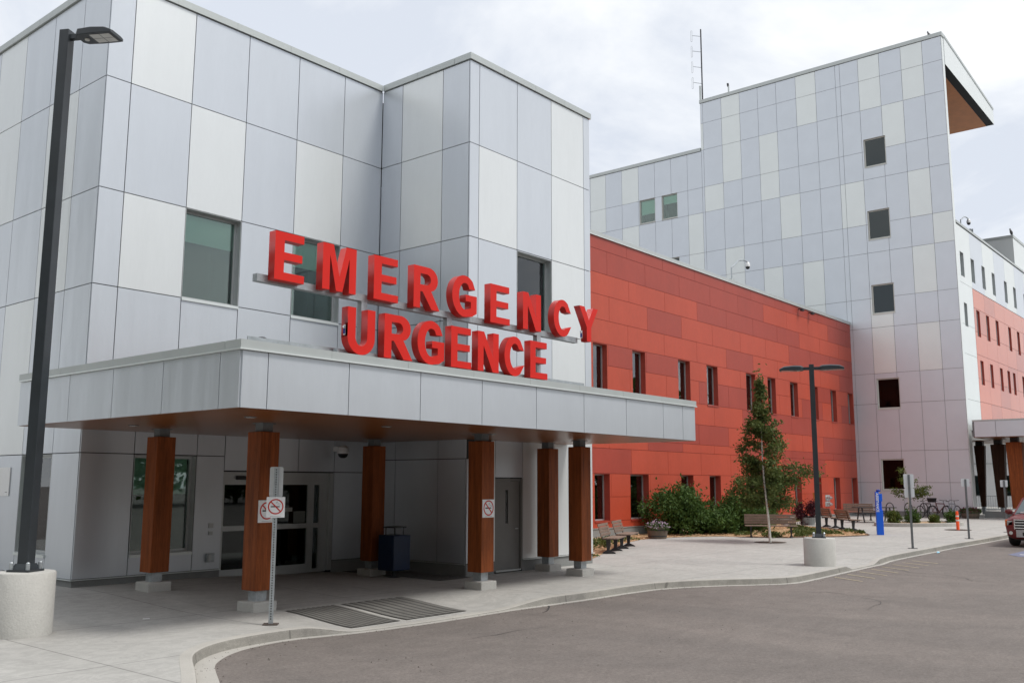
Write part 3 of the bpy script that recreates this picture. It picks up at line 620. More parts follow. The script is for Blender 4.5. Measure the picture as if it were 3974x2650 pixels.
# ================================================================ RED LETTERS
def arc(cx,cy,rx,ry,a0,a1,n=16): return [(cx+rx*math.cos(R_(a0+(a1-a0)*i/n)),cy+ry*math.sin(R_(a0+(a1-a0)*i/n))) for i in range(n+1)]
def letter_shape(c):
    """outline(s) in letter-height units, bold grotesque capitals; returns (width, [loops])"""
    t=.235
    if c=='E': w=.76; return w,[[(0,0),(w,0),(w,.165),(t,.165),(t,.425),(.70,.425),(.70,.585),(t,.585),(t,.835),(.735,.835),(.735,1),(0,1)]]
    if c=='M': w=.95; return w,[[(0,0),(.20,0),(.20,.76),(.385,0),(.565,0),(.75,.76),(.75,0),(w,0),(w,1),(.66,1),(.475,.33),(.29,1),(0,1)]]
    if c=='N': w=.78; return w,[[(0,0),(.21,0),(.21,.64),(.555,0),(w,0),(w,1),(.57,1),(.57,.36),(.225,1),(0,1)]]
    if c=='Y': w=.92; return w,[[(.35,0),(.57,0),(.57,.41),(w,1),(.67,1),(.46,.61),(.25,1),(0,1),(.35,.41)]]
    if c=='U': w=.79; return w,[[(0,1)]+[(0,.36)]+arc(w/2,.37,w/2,.39,180,360,22)+[(w,1),(.565,1),(.565,.38)]+arc(w/2,.37,.17,.20,0,-180,14)+[(.225,1)]]
    if c=='C':
        w=.86; o=arc(.44,.5,.44,.52,38,322,34); i=arc(.455,.5,.215,.335,-46,-314,28)
        return w,[[(.845,.675)]+o[2:-2]+[(.86,.30),(.635,.235)]+i[1:-1]+[(.625,.70)]]
    if c=='G':
        w=.88; o=arc(.44,.5,.44,.52,42,292,34); i=arc(.455,.5,.215,.335,300,50,26)
        return w,[[(.82,.70)]+o[1:-1]+[(.70,.015),(w,.115),(w,.545),(.475,.545),(.475,.385),(.665,.385),(.665,.225)]+i[1:-1]+[(.60,.70)]]
    if c=='R':
        w=.90; return w,[[(0,0),(.225,0),(.225,.40),(.30,.40),(.62,0),(w,0),(.60,.44)]+arc(.50,.71,.33,.29,-60,90,16)+[(0,1)],
                        [(.225,.565),(.225,.83)]+arc(.45,.6975,.135,.1325,90,-90,12)]
def letter_mesh(name,c,x,z,h,wd,y0,dp,parent):
    w,loops=letter_shape(c); cu=bpy.data.curves.new('tmp','CURVE'); cu.dimensions='2D'; cu.fill_mode='BOTH'; cu.extrude=dp/2
    for lp in loops:
        sp=cu.splines.new('POLY'); sp.points.add(len(lp)-1); sp.use_cyclic_u=True
        for p,(a,b) in zip(sp.points,lp): p.co=(a/w*wd,b*h,0,1)
    o=bpy.data.objects.new('tmp',cu); me=bpy.data.meshes.new_from_object(o); bpy.data.objects.remove(o); bpy.data.curves.remove(cu)
    me.name=name; me.transform(Matrix.Rotation(R_(90),4,'X')); me.transform(Matrix.Translation(Vector((x,y0+dp/2,z))-Vector(ORIG[parent.name])))
    me.materials.clear(); me.materials.append(REDL); me.materials.append(REDE)
    for p in me.polygons: p.material_index=0 if abs(p.normal.y)>.9 else 1
    ob=bpy.data.objects.new(name,me); COL.objects.link(ob); ob.parent=parent; return ob
YL0=11.12
se=thing('emergency_sign','upper row of red channel letters reading EMERGENCY on a steel rail above the canopy','sign',(7.8,11.12,4.06))
for c,x0,x1 in (('E',7.98,8.51),('M',8.85,9.51),('E',9.88,10.41),('R',10.76,11.38),('G',11.69,12.33),('E',12.70,13.25),('N',13.64,14.19),('C',14.60,15.18),('Y',15.47,16.13)):
    letter_mesh('letter',c,x0,5.0 if c not in 'GC' else 5.01,.715,x1-x0,YL0,.15,se)
mb=MB(); mb.box((7.80,YL0+.152,4.96),(15.6,YL0+.26,5.07),GALV); mb.build('rail',se)
for x in (9.83,11.79,14.32): mb=MB(); mb.box((x-.06,YL0+.155,4.075),(x+.06,YL0+.255,4.959),GALV); mb.box((x-.12,YL0+.10,4.062),(x+.12,YL0+.31,4.0755),GALV); mb.build('post',se)
su=thing('urgence_sign','lower row of red channel letters reading URGENCE standing on the canopy edge','sign',(9.3,11.12,4.06))
for c,x0,x1 in (('U',9.37,9.93),('R',10.13,10.76),('G',10.87,11.51),('E',11.68,12.20),('N',12.37,12.94),('C',13.10,13.68),('E',13.86,14.39)):
    letter_mesh('letter',c,x0,4.085,.715,x1-x0,YL0,.15,su)
mb=MB(); mb.box((9.3,YL0+.152,4.075),(14.45,YL0+.25,4.15),GALV); mb.build('rail',su)
# small dome-shaped tamper keys on U and Y
def switch(p,x,z):
    mb=MB(); mb.box((x-.004,YL0+.05,z),(x+.0,YL0+.10,z+.16),WHT); mb.box((x-.012,YL0+.055,z+.02),(x-.004,YL0+.095,z+.10),mat('switch_blue',(.02,.03,.25),.4)); mb.lathe([(0,0),(.02,.0),(.016,.03),(0,.036)],x-.02,YL0+.075,CHROME,10,z+.11); mb.build('switch',p)
switch(su,9.372,4.36); switch(se,15.63,5.06)

# ================================================================ NO SMOKING SIGNS
def nosmoke(mb,F,w,h):
    """artwork on a plate; F(u,z,d) maps plate coords (u right, z up, d proud of the face)"""
    mb.face([F(-w/2,-h/2,.001),F(w/2,-h/2,.001),F(w/2,h/2,.001),F(-w/2,h/2,.001)],SIGNW)
    R0,R1=w*.43,w*.36; n=40
    for i in range(n):
        a,b=2*PI*i/n,2*PI*(i+1)/n
        mb.face([F(R1*math.cos(a),R1*math.sin(a)+.01,.003),F(R0*math.cos(a),R0*math.sin(a)+.01,.003),F(R0*math.cos(b),R0*math.sin(b)+.01,.003),F(R1*math.cos(b),R1*math.sin(b)+.01,.003)],SIGNR)
    def q(pts,d,mt): mb.face([F(x*w,y*w+.01,d) for x,y in pts],mt)
    q([(-.27,-.035),(.12,-.035),(.12,.03),(-.27,.03)],.002,SIGNK); q([(.135,-.035),(.2,-.035),(.2,.03),(.135,.03)],.002,SIGNK); q([(.212,-.035),(.232,-.035),(.232,.03),(.212,.03)],.002,SIGNK)
    s=[(.20,.06),(.22,.10),(.17,.13),(.08,.14),(.03,.18),(.05,.24),(.02,.27)]
    for k in (0,1):
        for (x0,y0),(x1,y1) in zip(s[:-1],s[1:]):
            o=.05*k; q([(x0+o,y0+o*.6),(x1+o,y1+o*.6),(x1+o-.014,y1+o*.6+.010),(x0+o-.014,y0+o*.6+.010)],.0022,SIGNK)
    c=.7071; t=.035
    q([(-.38*c-t*c,.38*c-t*c),(.38*c-t*c,-.38*c-t*c),(.38*c+t*c,-.38*c+t*c),(-.38*c+t*c,.38*c+t*c)],.0034,SIGNR)
    mb.face([F(-w*.3,-h*.455,.002),F(w*.3,-h*.455,.002),F(w*.3,-h*.445,.002),F(-w*.3,-h*.445,.002)],SIGNK)
def framefn(c,dirn):     # c centre, dirn horizontal outward normal angle
    nx,ny=math.cos(dirn),math.sin(dirn); ux,uy=-ny,nx
    return lambda u,z,d:(c[0]+ux*u+nx*d,c[1]+uy*u+ny*d,c[2]+z)
def plate(mb,F,w,h,t,mt,r=.03):
    pts=[]
    for cx,cz,a in ((w/2-r,-h/2+r,-90),(w/2-r,h/2-r,0),(-w/2+r,h/2-r,90),(-w/2+r,-h/2+r,180)): pts+= [(cx+r*math.cos(R_(a+30*k)),cz+r*math.sin(R_(a+30*k))) for k in range(4)]
    mb.loft([[F(u,z,-t) for u,z in pts],[F(u,z,0) for u,z in pts]],mt)
# perforated post with two plates near the kerb
ps=thing('sign_post','perforated steel post carrying a blank plate above a no smoking square near the kerb','sign post',(8.90,12.10,0))
mb=MB(); px,py=8.90,12.13; ang=R_(225)
F0=framefn((px,py,0),ang)
def bar(mb,F,u0,u1,z0,z1,d0,d1,mt):
    P=[F(u0,z0,d0),F(u1,z0,d0),F(u1,z0,d1),F(u0,z0,d1),F(u0,z1,d0),F(u1,z1,d0),F(u1,z1,d1),F(u0,z1,d1)]; i=len(mb.v); mb.v+=P
    for f_ in ((0,3,2,1),(4,5,6,7),(0,1,5,4),(1,2,6,5),(2,3,7,6),(3,0,4,7)): mb.f.append(tuple(i+q for q in f_)); mb.m.append(mb.mi(mt))
bar(mb,F0,-.032,.032,.02,2.33,-.022,.022,GALV); bar(mb,F0,-.11,.11,.004,.02,-.08,.08,mat('rusty_plate',(.09,.07,.06),.7,noise=[(9,.3)]))
for i in range(60): bar(mb,F0,-.009,.009,.08+i*.0375,.098+i*.0375,.022,.0232,BLK)
mb.build('post',ps)
mb=MB(); F1b=framefn((px+.018,py+.022,2.115),R_(232)); plate(mb,F1b,.20,.46,.003,mat('plate_back',(.62,.64,.65),.4,metal=.4,noise=[(6,.06)]),.028); mb.build('blank_plate',ps)
F2=framefn((px-.012,py-.025,1.735),R_(236)); mb=MB(); plate(mb,F2,.275,.31,.012,SIGNW,.012); pl=mb.build('no_smoking_plate',ps); mb=MB(); nosmoke(mb,F2,.27,.305); mb.build('symbol',pl)
# signs on two columns
def colsign(c,dirn,lab,w=.36,h=.36):
    F=framefn(c,dirn); mb=MB(); plate(mb,F,w,h,.004,SIGNW,.01); o=mb.build('no_smoking_sign'); tag(o,lab,'sign','no smoking signs on timber columns'); mb=MB(); nosmoke(mb,F,w-.01,h-.01); mb.build('symbol',o)
colsign((9.715,13.464,1.63),-PI/2,'white no smoking square on the brown column directly behind the thin sign post',.35,.37)
colsign((14.66,12.854,1.60),-PI/2,'white no smoking square alone on the brown column near the grey steel door',.37,.36)

# ================================================================ STREET LAMPS
def lamp_head(parent,c,ang,L=.62,wd=.36,name='lamp_head'):
    F=lambda u,v,z:(c[0]+math.cos(ang)*u-math.sin(ang)*v,c[1]+math.sin(ang)*u+math.cos(ang)*v,c[2]+z)
    mb=MB(); rings=[]
    for t,hw,zb,zt in ((0,.10,0,.10),(.10,.165,0,.125),(.45,wd/2,0,.135),(.8,wd/2,0,.115),(1,wd/2-.01,.0,.055)):
        u=.14+t*L; rings.append([F(u,-hw,zb),F(u,hw,zb),F(u,hw,zt*.75),F(u,hw*.6,zt),F(u,-hw*.6,zt),F(u,-hw,zt*.75)])
    mb.loft(rings,CHAR); rings=[[F(u,-.04,.01),F(u,.04,.01),F(u,.04,.09),F(u,-.04,.09)] for u in (-.02,.16)]; mb.loft(rings,CHAR)
    o=mb.build(name,parent,bevel=.006)
    mb=MB(); 
    for a,b,e,f_ in ((.38,.54,-.13,-.005),(.38,.54,.005,.13),(.55,.71,-.13,-.005),(.55,.71,.005,.13)): mb.face([F(a,e,-.003),F(b,e,-.003),F(b,f_,-.003),F(a,f_,-.003)],LENS)
    mb.build('lens',o); mb=MB(); p=F(.27,0,-.02); mb.lathe([(0,0),(.035,.003),(.04,.018)],p[0],p[1],LENS,14,p[2]); mb.build('sensor',o)
def street_lamp(cx,cyy,label,top,bh,ang,heads,pw=.075):
    zg=pav(cx,cyy); t=thing('street_lamp',label,'street lamp',(cx,cyy,zg),'street lamps on concrete drums')
    mb=MB(); prof=[(.40,-.1)]+[(.40,bh-.02),(.385,bh)]; mb.lathe(prof,cx,cyy,CON,40,zg); mb.build('concrete_base',t,smooth=True)
    mb=MB(); c,s=math.cos(ang),math.sin(ang)
    def sq(h,z): return [(cx+c*a-s*b,cyy+s*a+c*b,z) for a,b in ((-h,-h),(h,-h),(h,h),(-h,h))]
    mb.loft([sq(pw,zg+bh+.03),sq(pw*.94,top)],CHAR); mb.build('pole',t,bevel=.008)
    mb=MB(); mb.loft([sq(.17,zg+bh+.001),sq(.17,zg+bh+.03)],CHAR); mb.loft([sq(pw+.05,zg+bh+.031),sq(pw+.015,zg+bh+.11)],CHAR)
    for a,b in ((-.13,-.13),(.13,-.13),(.13,.13),(-.13,.13)): mb.lathe([(.028,0),(.028,.09),(.015,.105)],cx+c*a-s*b,cyy+s*a+c*b,GALV,10,zg+bh+.031)
    mb.build('base_plate',t)
    for h in heads: 
        lamp_head(t,(cx+math.cos(h)*pw,cyy+math.sin(h)*pw,top-.16),h)
street_lamp(6.05,13.95,'tall single-headed charcoal street lamp on a concrete drum in front of the grey block',8.93,.86,R_(-60),[R_(-60)],.082)
street_lamp(24.42,9.93,'twin-headed dark street lamp on a concrete drum on the plaza by the kerb',5.28,.70,R_(-68),[R_(-68),R_(112)],.068)

# ================================================================ SIGN POSTS ON THE PLAZA
def back_sign(x,y,label,plates,top,ang=R_(203),lean=0):
    zg=pav(x,y); t=thing('sign_post',label,'sign post',(x,y,zg),'sign posts seen from behind along the far kerb'); F=framefn((x,y,zg),ang)
    mb=MB(); bar(mb,F,-.034,.034,.012,top,-.02,.034,mat('dark_galvanised',(.20,.21,.215),.5,metal=.4,noise=[(9,.2)])); bar(mb,F,-.14,.14,0,.012,-.1,.1,BIRON); mb.build('post',t)
    for z0,z1,wd in plates:
        Fp=framefn((x-math.cos(ang)*.022,y-math.sin(ang)*.022,zg+(z0+z1)/2),ang); mb=MB(); plate(mb,Fp,wd,z1-z0,.004,mat('white_plate_back',(.74,.76,.78),.45),.03); mb.build('plate',t)
back_sign(32.22,10.0,'grey sign post carrying two stacked blank plates, the nearest on the far plaza kerb',[(1.93,2.38,.31),(1.63,1.92,.31)],2.36)
back_sign(38.60,9.92,'grey sign post with one square plate and a pale strip beside the orange bollard',[(1.93,2.22,.29),(1.55,1.92,.05)],2.20)
back_sign(43.66,9.72,'farthest sign post with one small plate just behind the red car',[(1.85,2.13,.28)],2.12)

# orange bollard, disc plate
bz=pav(44.2,11.78); t=thing('bollard','orange delineator bollard with two silver bands on the plaza','bollard',(44.2,11.78,bz))
mb=MB(); mb.lathe([(.075,0),(.065,.03),(.065,.62),(.05,.68),(.062,.70),(.045,.80),(0,.81)],44.2,11.78,ORG,18,bz); mb.build('post',t,smooth=True)
mb=MB(); 
for z in (.38,.56): mb.lathe([(.066,z),(.067,z+.005),(.067,z+.055),(.066,z+.06)],44.2,11.78,SILV,18,bz)
mb.build('reflective_bands',t)
disc(44.2,11.79,.55,SOIL,'bollard_grate')
# blue emergency phone pillar
pz=pav(38.96,13.31); t=thing('emergency_phone','tall bright blue assistance phone pillar with white upright lettering on the plaza','phone pillar',(38.96,13.31,pz)); an=R_(205)
F=framefn((38.96,13.31,pz),an)
mb=MB(); bar(mb,F,-.13,.13,0,.98,-.11,.12,BLUE); bar(mb,F,-.13,-.0,.981,1.70,-.11,.12,BLUE); bar(mb,F,.001,.11,.981,1.62,-.11,-.0,BLUE); bar(mb,F,.001,.13,1.32,1.62,.001,.115,BLUE); mb.build('pillar',t,bevel=.012)
mb=MB(); mb.lathe([(.06,0),(.085,.015),(.085,.06),(.055,.085),(0,.10)],38.96,13.31,mat('beacon_blue',(.005,.03,.25),.15),16,pz+1.70); mb.build('beacon',t,smooth=True)
def text_mesh(s,size,F,parent,mt,name='lettering',rot=0,depth=.003,bold=.0):
    cu=bpy.data.curves.new('t','FONT'); cu.body=s; cu.size=size; cu.extrude=depth/2; cu.align_x='CENTER'; cu.align_y='CENTER'; cu.offset=bold
    o=bpy.data.objects.new('t',cu); COL.objects.link(o); dg=bpy.context.evaluated_depsgraph_get(); me=bpy.data.meshes.new_from_object(o.evaluated_get(dg)); bpy.data.objects.remove(o); bpy.data.curves.remove(cu)
    c,sn=math.cos(rot),math.sin(rot); org=Vector(ORIG.get(root_of(parent).name,(0,0,0)))
    for v in me.vertices: u,z,d=v.co; v.co=Vector(F(u*c-z*sn,u*sn+z*c,d))-org
    me.name=name; me.materials.clear(); me.materials.append(mt); ob=bpy.data.objects.new(name,me); COL.objects.link(ob); ob.parent=parent; return ob
text_mesh('ASSISTANCE',.135,framefn((38.96+math.cos(an)*.122,13.31+math.sin(an)*.122,pz+1.25),an) if False else (lambda u,z,d:F(u-.065,z+1.28,d+.123)),t,WHT,rot=-PI/2,bold=.004)

# ================================================================ BIKE RACKS AND BICYCLES
def rack(x,y,label,ang=R_(110)):
    z=pav(x,y); t=MB(); c,s=math.cos(ang),math.sin(ang); P=[(-.17,0),(-.2,.3)]+[(.2*math.cos(PI-PI*i/12),.52+.28*math.sin(PI-PI*i/12)) for i in range(13)]+[(.2,.3),(.17,0)]
    t.tube([(x+c*u,y+s*u,z+h) for u,h in P],.028,BIRON,8); o=t.build('bike_rack',smooth=True); tag(o,label,'bike rack','hoop bike racks at the foot of the tower')
rack(56.85,18.80,'empty hoop bike rack at the foot of the tower, the first from the blue pillar'); rack(56.95,17.78,'empty hoop bike rack at the foot of the tower, between two other hoops'); rack(57.0,16.95,'hoop bike rack beside the bicycles, partly behind the sign post with two plates')
def bike(x,y,label,ang,fc,bag=False,basket=False,sc_=1.0,lean=.06):
    z=pav(x,y); t=thing('bicycle',label,'bicycle',(x,y,z),'bicycles parked at the hoops')
    c,s=math.cos(ang),math.sin(ang)
    def P(u,h,v=0): return (x+(c*u-s*(v+h*lean))*sc_,y+(s*u+c*(v+h*lean))*sc_,z+h*sc_)
    for u0 in (-.5,.52):
        mb=MB(); mb.tube([P(u0+.33*math.cos(a),.34+.33*math.sin(a)) for a in [2*PI*i/28 for i in range(28)]],.026,RUB,6,closed=True)
        wl=mb.build('wheel',t,smooth=True); mb=MB()
        for i in range(10): a=2*PI*i/10; mb.tube([P(u0,.34),P(u0+.32*math.cos(a),.34+.32*math.sin(a))],.0025,ALU,3)
        mb.tube([P(u0,.34,-.05),P(u0,.34,.05)],.02,ALU,8); mb.build('spokes',wl)
    mb=MB(); bb=P(-.05,.29); st=P(-.20,.80); hd=P(.34,.78); hb=P(.37,.68); ra=P(-.5,.34); fa=P(.52,.34)
    for a,b,r in ((bb,st,.026),(st,hd,.026),(hb,bb,.03),(ra,bb,.016),(ra,P(-.18,.72),.015),(hd,hb,.028),(st,P(-.225,.90),.018)): mb.tube([a,b],r,fc,7)
    mb.tube([hb,P(.43,.55),fa],.013,fc,7); mb.build('frame',t)
    mb=MB(); mb.tube([hd,P(.31,.95)],.013,BLK,6); mb.tube([P(.30,.99,-.30),P(.36,.97,-.16),P(.32,.96,0),P(.36,.97,.16),P(.30,.99,.30)],.014,BLK,6); mb.build('handlebar',t)
    mb=MB(); mb.loft([[P(-.36,.91,-.075),P(-.36,.91,.075),P(-.36,.95,.06),P(-.36,.95,-.06)],[P(-.2,.915,-.05),P(-.2,.915,.05),P(-.2,.945,.04),P(-.2,.945,-.04)],[P(-.08,.91,-.02),P(-.08,.91,.02),P(-.08,.93,.015),P(-.08,.93,-.015)]],BLK); mb.build('saddle',t)
    mb=MB(); mb.tube([P(-.05+.09*math.cos(a),.29+.09*math.sin(a),.05) for a in [2*PI*i/14 for i in range(14)]],.008,ALU,5,closed=True); mb.tube([P(-.05,.29,.06),P(.02,.14,.08),P(.02,.14,.17)],.009,BLK,5); mb.tube([P(-.05,.29,-.06),P(-.12,.44,-.08),P(-.12,.44,-.17)],.009,BLK,5); mb.build('crank',t)
    if basket: mb=MB(); mb.loft([[P(.36,.86,-.16),P(.62,.86,-.16),P(.62,.86,.16),P(.36,.86,.16)],[P(.33,1.10,-.2),P(.68,1.10,-.2),P(.68,1.10,.2),P(.33,1.10,.2)]],BLK); mb.build('basket',t)
bike(56.45,16.62,'dark bicycle with a black basket on the handlebar, the one nearest the low shrubs',R_(-24),mat('bike_black',(.03,.03,.033),.4),basket=True)
bike(56.85,16.05,'black bicycle with high handlebar and a red rear light, the middle one of three',R_(-34),mat('bike_dark_red',(.10,.015,.012),.35))
bike(56.95,15.42,'silver grey bicycle with blue bar tape, the one nearest the flower barrel',R_(-18),mat('bike_silver',(.35,.37,.42),.3,metal=.4))

# ================================================================ FOLIAGE
def leaves(name,parent,pts,size,mt,droop=.0,seed=1,flat=False):
    rg=np.random.default_rng(seed); n=len(pts); P=np.array(pts); sz=size*rg.uniform(.6,1.35,(n,1))
    a=rg.normal(size=(n,3)); 
    if flat: a[:,2]*=.35
    a/=np.linalg.norm(a,axis=1,keepdims=True); b=rg.normal(size=(n,3)); b-=a*(a*b).sum(1,keepdims=True); b/=np.linalg.norm(b,axis=1,keepdims=True)
    nn=np.cross(a,b)
    V=np.stack([P-a*sz,P+b*sz*.45+nn*sz*.12,P+a*sz,P-b*sz*.45+nn*sz*.12],1).reshape(-1,3)
    org=np.array(ORIG.get(root_of(parent).name,(0,0,0))) if parent is not None else np.zeros(3)
    me=bpy.data.meshes.new(name); me.from_pydata((V-org).tolist(),[],[(4*i,4*i+1,4*i+2,4*i+3) for i in range(n)]); me.materials.append(mt)
    o=bpy.data.objects.new(name,me); COL.objects.link(o)
    if parent is not None: o.parent=parent
    return o
def blob_pts(c,r,n,rg,shell=.55,noise=.35,clump=26):
    """points in clumps spread over an ellipsoid"""
    out=[]; c=np.array(c); r=np.array(r); cl=[]
    for _ in range(clump):
        d=rg.normal(size=3); d/=np.linalg.norm(d); cl.append(c+d*r*rg.uniform(shell,1.0)**.6*(1+rg.uniform(-noise,noise*.6)))
    cl=np.array(cl); k=rg.integers(0,clump,n); s=r.mean()*.24
    return cl[k]+rg.normal(size=(n,3))*s*rg.uniform(.5,1.2,(n,1))
def shrub(x,y,r,h,label,seed,mt=LEAF2,n=3400,size=.075,name='shrub',cat='shrub',group=None,lobes=3):
    z=pav(x,y); rg=np.random.default_rng(seed); t=thing(name,label,cat,(x,y,z),group); pts=[]
    for i in range(lobes):
        a=2*PI*i/lobes+rg.uniform(0,1); q=rg.uniform(.25,.5)*r if lobes>1 else 0
        hh=h*rg.uniform(.72,1.0) if i else h
        pts.append(blob_pts((x+math.cos(a)*q,y+math.sin(a)*q,z+hh*.50),(r*.62,r*.62,hh*.46),n//lobes,rg,clump=22))
    P=np.vstack(pts); P[:,2]=np.maximum(P[:,2],z+.02+rg.uniform(0,.06,len(P)))
    leaves('foliage',t,P,size,mt,seed=seed)
    mb=MB()
    for i in range(9):
        a=rg.uniform(0,2*PI); q=r*rg.uniform(.3,.75); mb.tube([(x,y,z),(x+math.cos(a)*q*.5,y+math.sin(a)*q*.5,z+h*.4),(x+math.cos(a)*q,y+math.sin(a)*q,z+h*rg.uniform(.6,.88))],[.018,.012,.004],BARK,5)
    mb.build('stems',t); return t
gS='dense green shrubs in front of the red wing'
shrub(34.3,19.75,1.35,1.95,'big rounded dark green shrub right behind the pale flower barrel',3,n=9000,lobes=4,group=gS)
shrub(35.9,19.15,1.05,1.35,'lower mid green shrub between the big rounded one and the birch',4,n=6000,group=gS)
shrub(37.3,18.6,1.1,1.62,'green shrub directly behind the left end of the middle bench',5,n=6500,group=gS)
shrub(39.3,18.9,1.1,2.0,'tall dark shrub hidden behind the birch crown',6,n=5200,group=gS,lobes=4)
# young birch
def birch(x,y,label):
    z=pav(x,y); rg=np.random.default_rng(21); t=thing('birch_tree',label,'tree',(x,y,z))
    ld=Vector((-.64,.77,0)).normalized()   # slight lean
    def ax(h): k=.17*S(h/3.0); return (x+ld.x*k,y+ld.y*k,z+h)
    mb=MB(); H=6.2; hs=[0,.4,.9,1.5,2.2,3,4,5,6.0]; mb.tube([ax(h) for h in hs],[.052,.043,.038,.034,.03,.026,.019,.012,.004],BIRCH,10); mb.build('trunk',t,smooth=True)
    mb=MB(); pts=[]
    for i in range(104):
        h0=rg.uniform(1.25,5.6); 
        if i<14: h0=1.25+i*.12
        env=(1.24*S((h0-.2)/1.8)*(1-.93*S((h0-2.2)/2.8)))+.10
        env*=rg.uniform(.55,1.12); a=rg.uniform(0,2*PI)
        if rg.random()<.07: env*=1.35
        p0=Vector(ax(h0)); d=Vector((math.cos(a),math.sin(a),0)); rise=rg.uniform(.05,.55)*(1.1 if h0>3.4 else .55)
        q1=p0+d*env*.5+Vector((0,0,rise*.6)); q2=p0+d*env+Vector((0,0,rise*.75+(-.18 if h0<2.6 else 0)))
        mb.tube([p0,q1,q2],[.011,.007,.003],BARK,4)
        nl=int(28+150*env); kc=rg.uniform(.25,1.0,4)
        for _ in range(nl):
            tt=min(1.05,max(.1,kc[rg.integers(0,4)]+rg.normal()*.085)); q=(p0*(1-tt)**2+q1*2*tt*(1-tt)+q2*tt**2); sp=.07+.045*env
            w_=np.array(q)+rg.normal(size=3)*[sp,sp,sp*.9]; c_=ax(w_[2]-z)   # open on the side of the path, so the pale stem shows
            ddx,ddy=w_[0]-c_[0],w_[1]-c_[1]
            if w_[2]-z<2.7 and ddx*.9+ddy*.42<0 and abs(ddx*-.42+ddy*.9)<.065: continue
            pts.append(tuple(w_))
    for _ in range(45): h=rg.uniform(5.3,6.3); pts.append(tuple(np.array(ax(h))+rg.normal(size=3)*.07))
    mb.build('branches',t); leaves('foliage',t,pts,.062,LEAF1,seed=8); return t
birch(32.12,14.85,'slender young birch with a pale trunk in its own soil disc beside the middle bench')
# little ornamental tree in the kerbed planter
x,y=48.0,14.95; z=pav(x,y); rg=np.random.default_rng(5); t=thing('young_tree','small sparse yellow-green tree growing from the kerbed planter near the bicycles','tree',(x,y,z)); mb=MB(); mb.tube([(x,y,z),(x,y,z+1.0),(x+.05,y+.05,z+1.9),(x-.02,y,z+2.5)],[.035,.03,.02,.006],BIRCH,7); mb.build('trunk',t,smooth=True)
mb=MB(); pts=[]
for i in range(20):
    h=rg.uniform(1.15,1.55) if i<12 else rg.uniform(1.6,2.4); a=rg.choice([R_(118),R_(-62)])+rg.normal()*.45; l=rg.uniform(.55,1.05)*(1 if i<12 else .4); p0=Vector((x,y,z+h)); p1=p0+Vector((math.cos(a)*l,math.sin(a)*l,.12+.25*rg.random())); mb.tube([p0,p1],[.01,.004],BARK,4)
    for _ in range(int(70*l)+15): tt=rg.uniform(.3,1.05); pts.append(tuple(np.array(p0.lerp(p1,tt))+rg.normal(size=3)*.075))
mb.build('branches',t); leaves('foliage',t,pts,.055,LEAF3,seed=9)
# kerbed oval planter
def planter_poly():
    C_=(47.0,14.25); pts=[]
    for i in range(40):
        a=2*PI*i/40; u,v=2.15*math.cos(a),1.25*math.sin(a); an_=R_(-42); pts.append((C_[0]+u*math.cos(an_)-v*math.sin(an_),C_[1]+u*math.sin(an_)+v*math.cos(an_)))
    return pts
PP=planter_poly(); t=thing('kerbed_planter','low oval concrete kerbed planter with wood chips on the plaza near the bicycles','planter',(47.0,14.25,pav(47,14.25)))
mb=MB(); n=len(PP); cxp,cyp=47.0,14.25
rows=[[(cxp+(p[0]-cxp)*k,cyp+(p[1]-cyp)*k,pav(*p)+h) for p in PP+[PP[0]]] for k,h in ((1.0,-.05),(1.0,.15),(.985,.165),(.93,.165),(.92,.10))]
for a in range(4):
    for q in range(n): mb.face([rows[a][q],rows[a][q+1],rows[a+1][q+1],rows[a+1][q]],KERBM)
mb.build('kerb',t); mb=MB(); mb.face([(cxp+(p[0]-cxp)*.93,cyp+(p[1]-cyp)*.93,pav(*p)+.12) for p in PP],MULCH); mb.build('mulch',t)
gB='low bushes in the kerbed planter'
for x,y,r,h,l,s_ in ((46.6,15.2,.5,.62,'low bush at the left end of the kerbed planter',31),(47.1,14.62,.52,.80,'tallest low bush in the kerbed planter, left of its small tree',32),(47.75,13.75,.34,.42,'smallest bush in the kerbed planter, right beside the thin tree trunk',33),(48.2,13.15,.46,.72,'low bush at the right end of the kerbed planter in front of the bicycles',34)):
    shrub(x,y,r,h+.1,l,s_,LEAF3 if s_%2 else LEAF2,n=1500,size=.05,lobes=2,group=gB,name='bush',cat='bush')
# ground cover junipers on the bed
pts=[]; rg=np.random.default_rng(77)
for (x,y,r) in ((22.2,16.3,.7),(23.2,17.6,.9),(24.6,18.4,.9),(26.5,18.6,.9),(28.0,19.3,.8),(29.6,19.7,.7),(37.0,15.3,.5),(38.2,15.0,.5),(37.8,16.2,.7),(39.0,15.9,.6),(39.8,16.7,.6),(41.0,17.6,.5),(41.9,18.2,.4),(40.0,15.0,.3),(36.0,16.6,.5),(42.5,20.2,.7),(45.5,20.4,.4),(47.5,20.5,.3),(35.6,17.6,.5),(34.9,16.0,.35),(39.2,14.2,.25),(22.6,18.8,1.0),(36.0,15.4,.3)):
    n=int(520*r); a=rg.uniform(0,2*PI,n); q=r*np.sqrt(rg.uniform(0,1,n))*(1+.35*np.sin(a*3+x)); 
    for k in range(n): px_,py_=x+math.cos(a[k])*q[k]*1.15,y+math.sin(a[k])*q[k]*.8; pts.append((px_,py_,pav(px_,py_)+.03+.14*rg.random()*(1-(q[k]/r)**2*.6)))
o=leaves('ground_cover',None,pts,.055,LEAF4,seed=4); tag(o,'patches of low spreading green ground cover on the mulch bed','ground cover'); o['kind']='stuff'

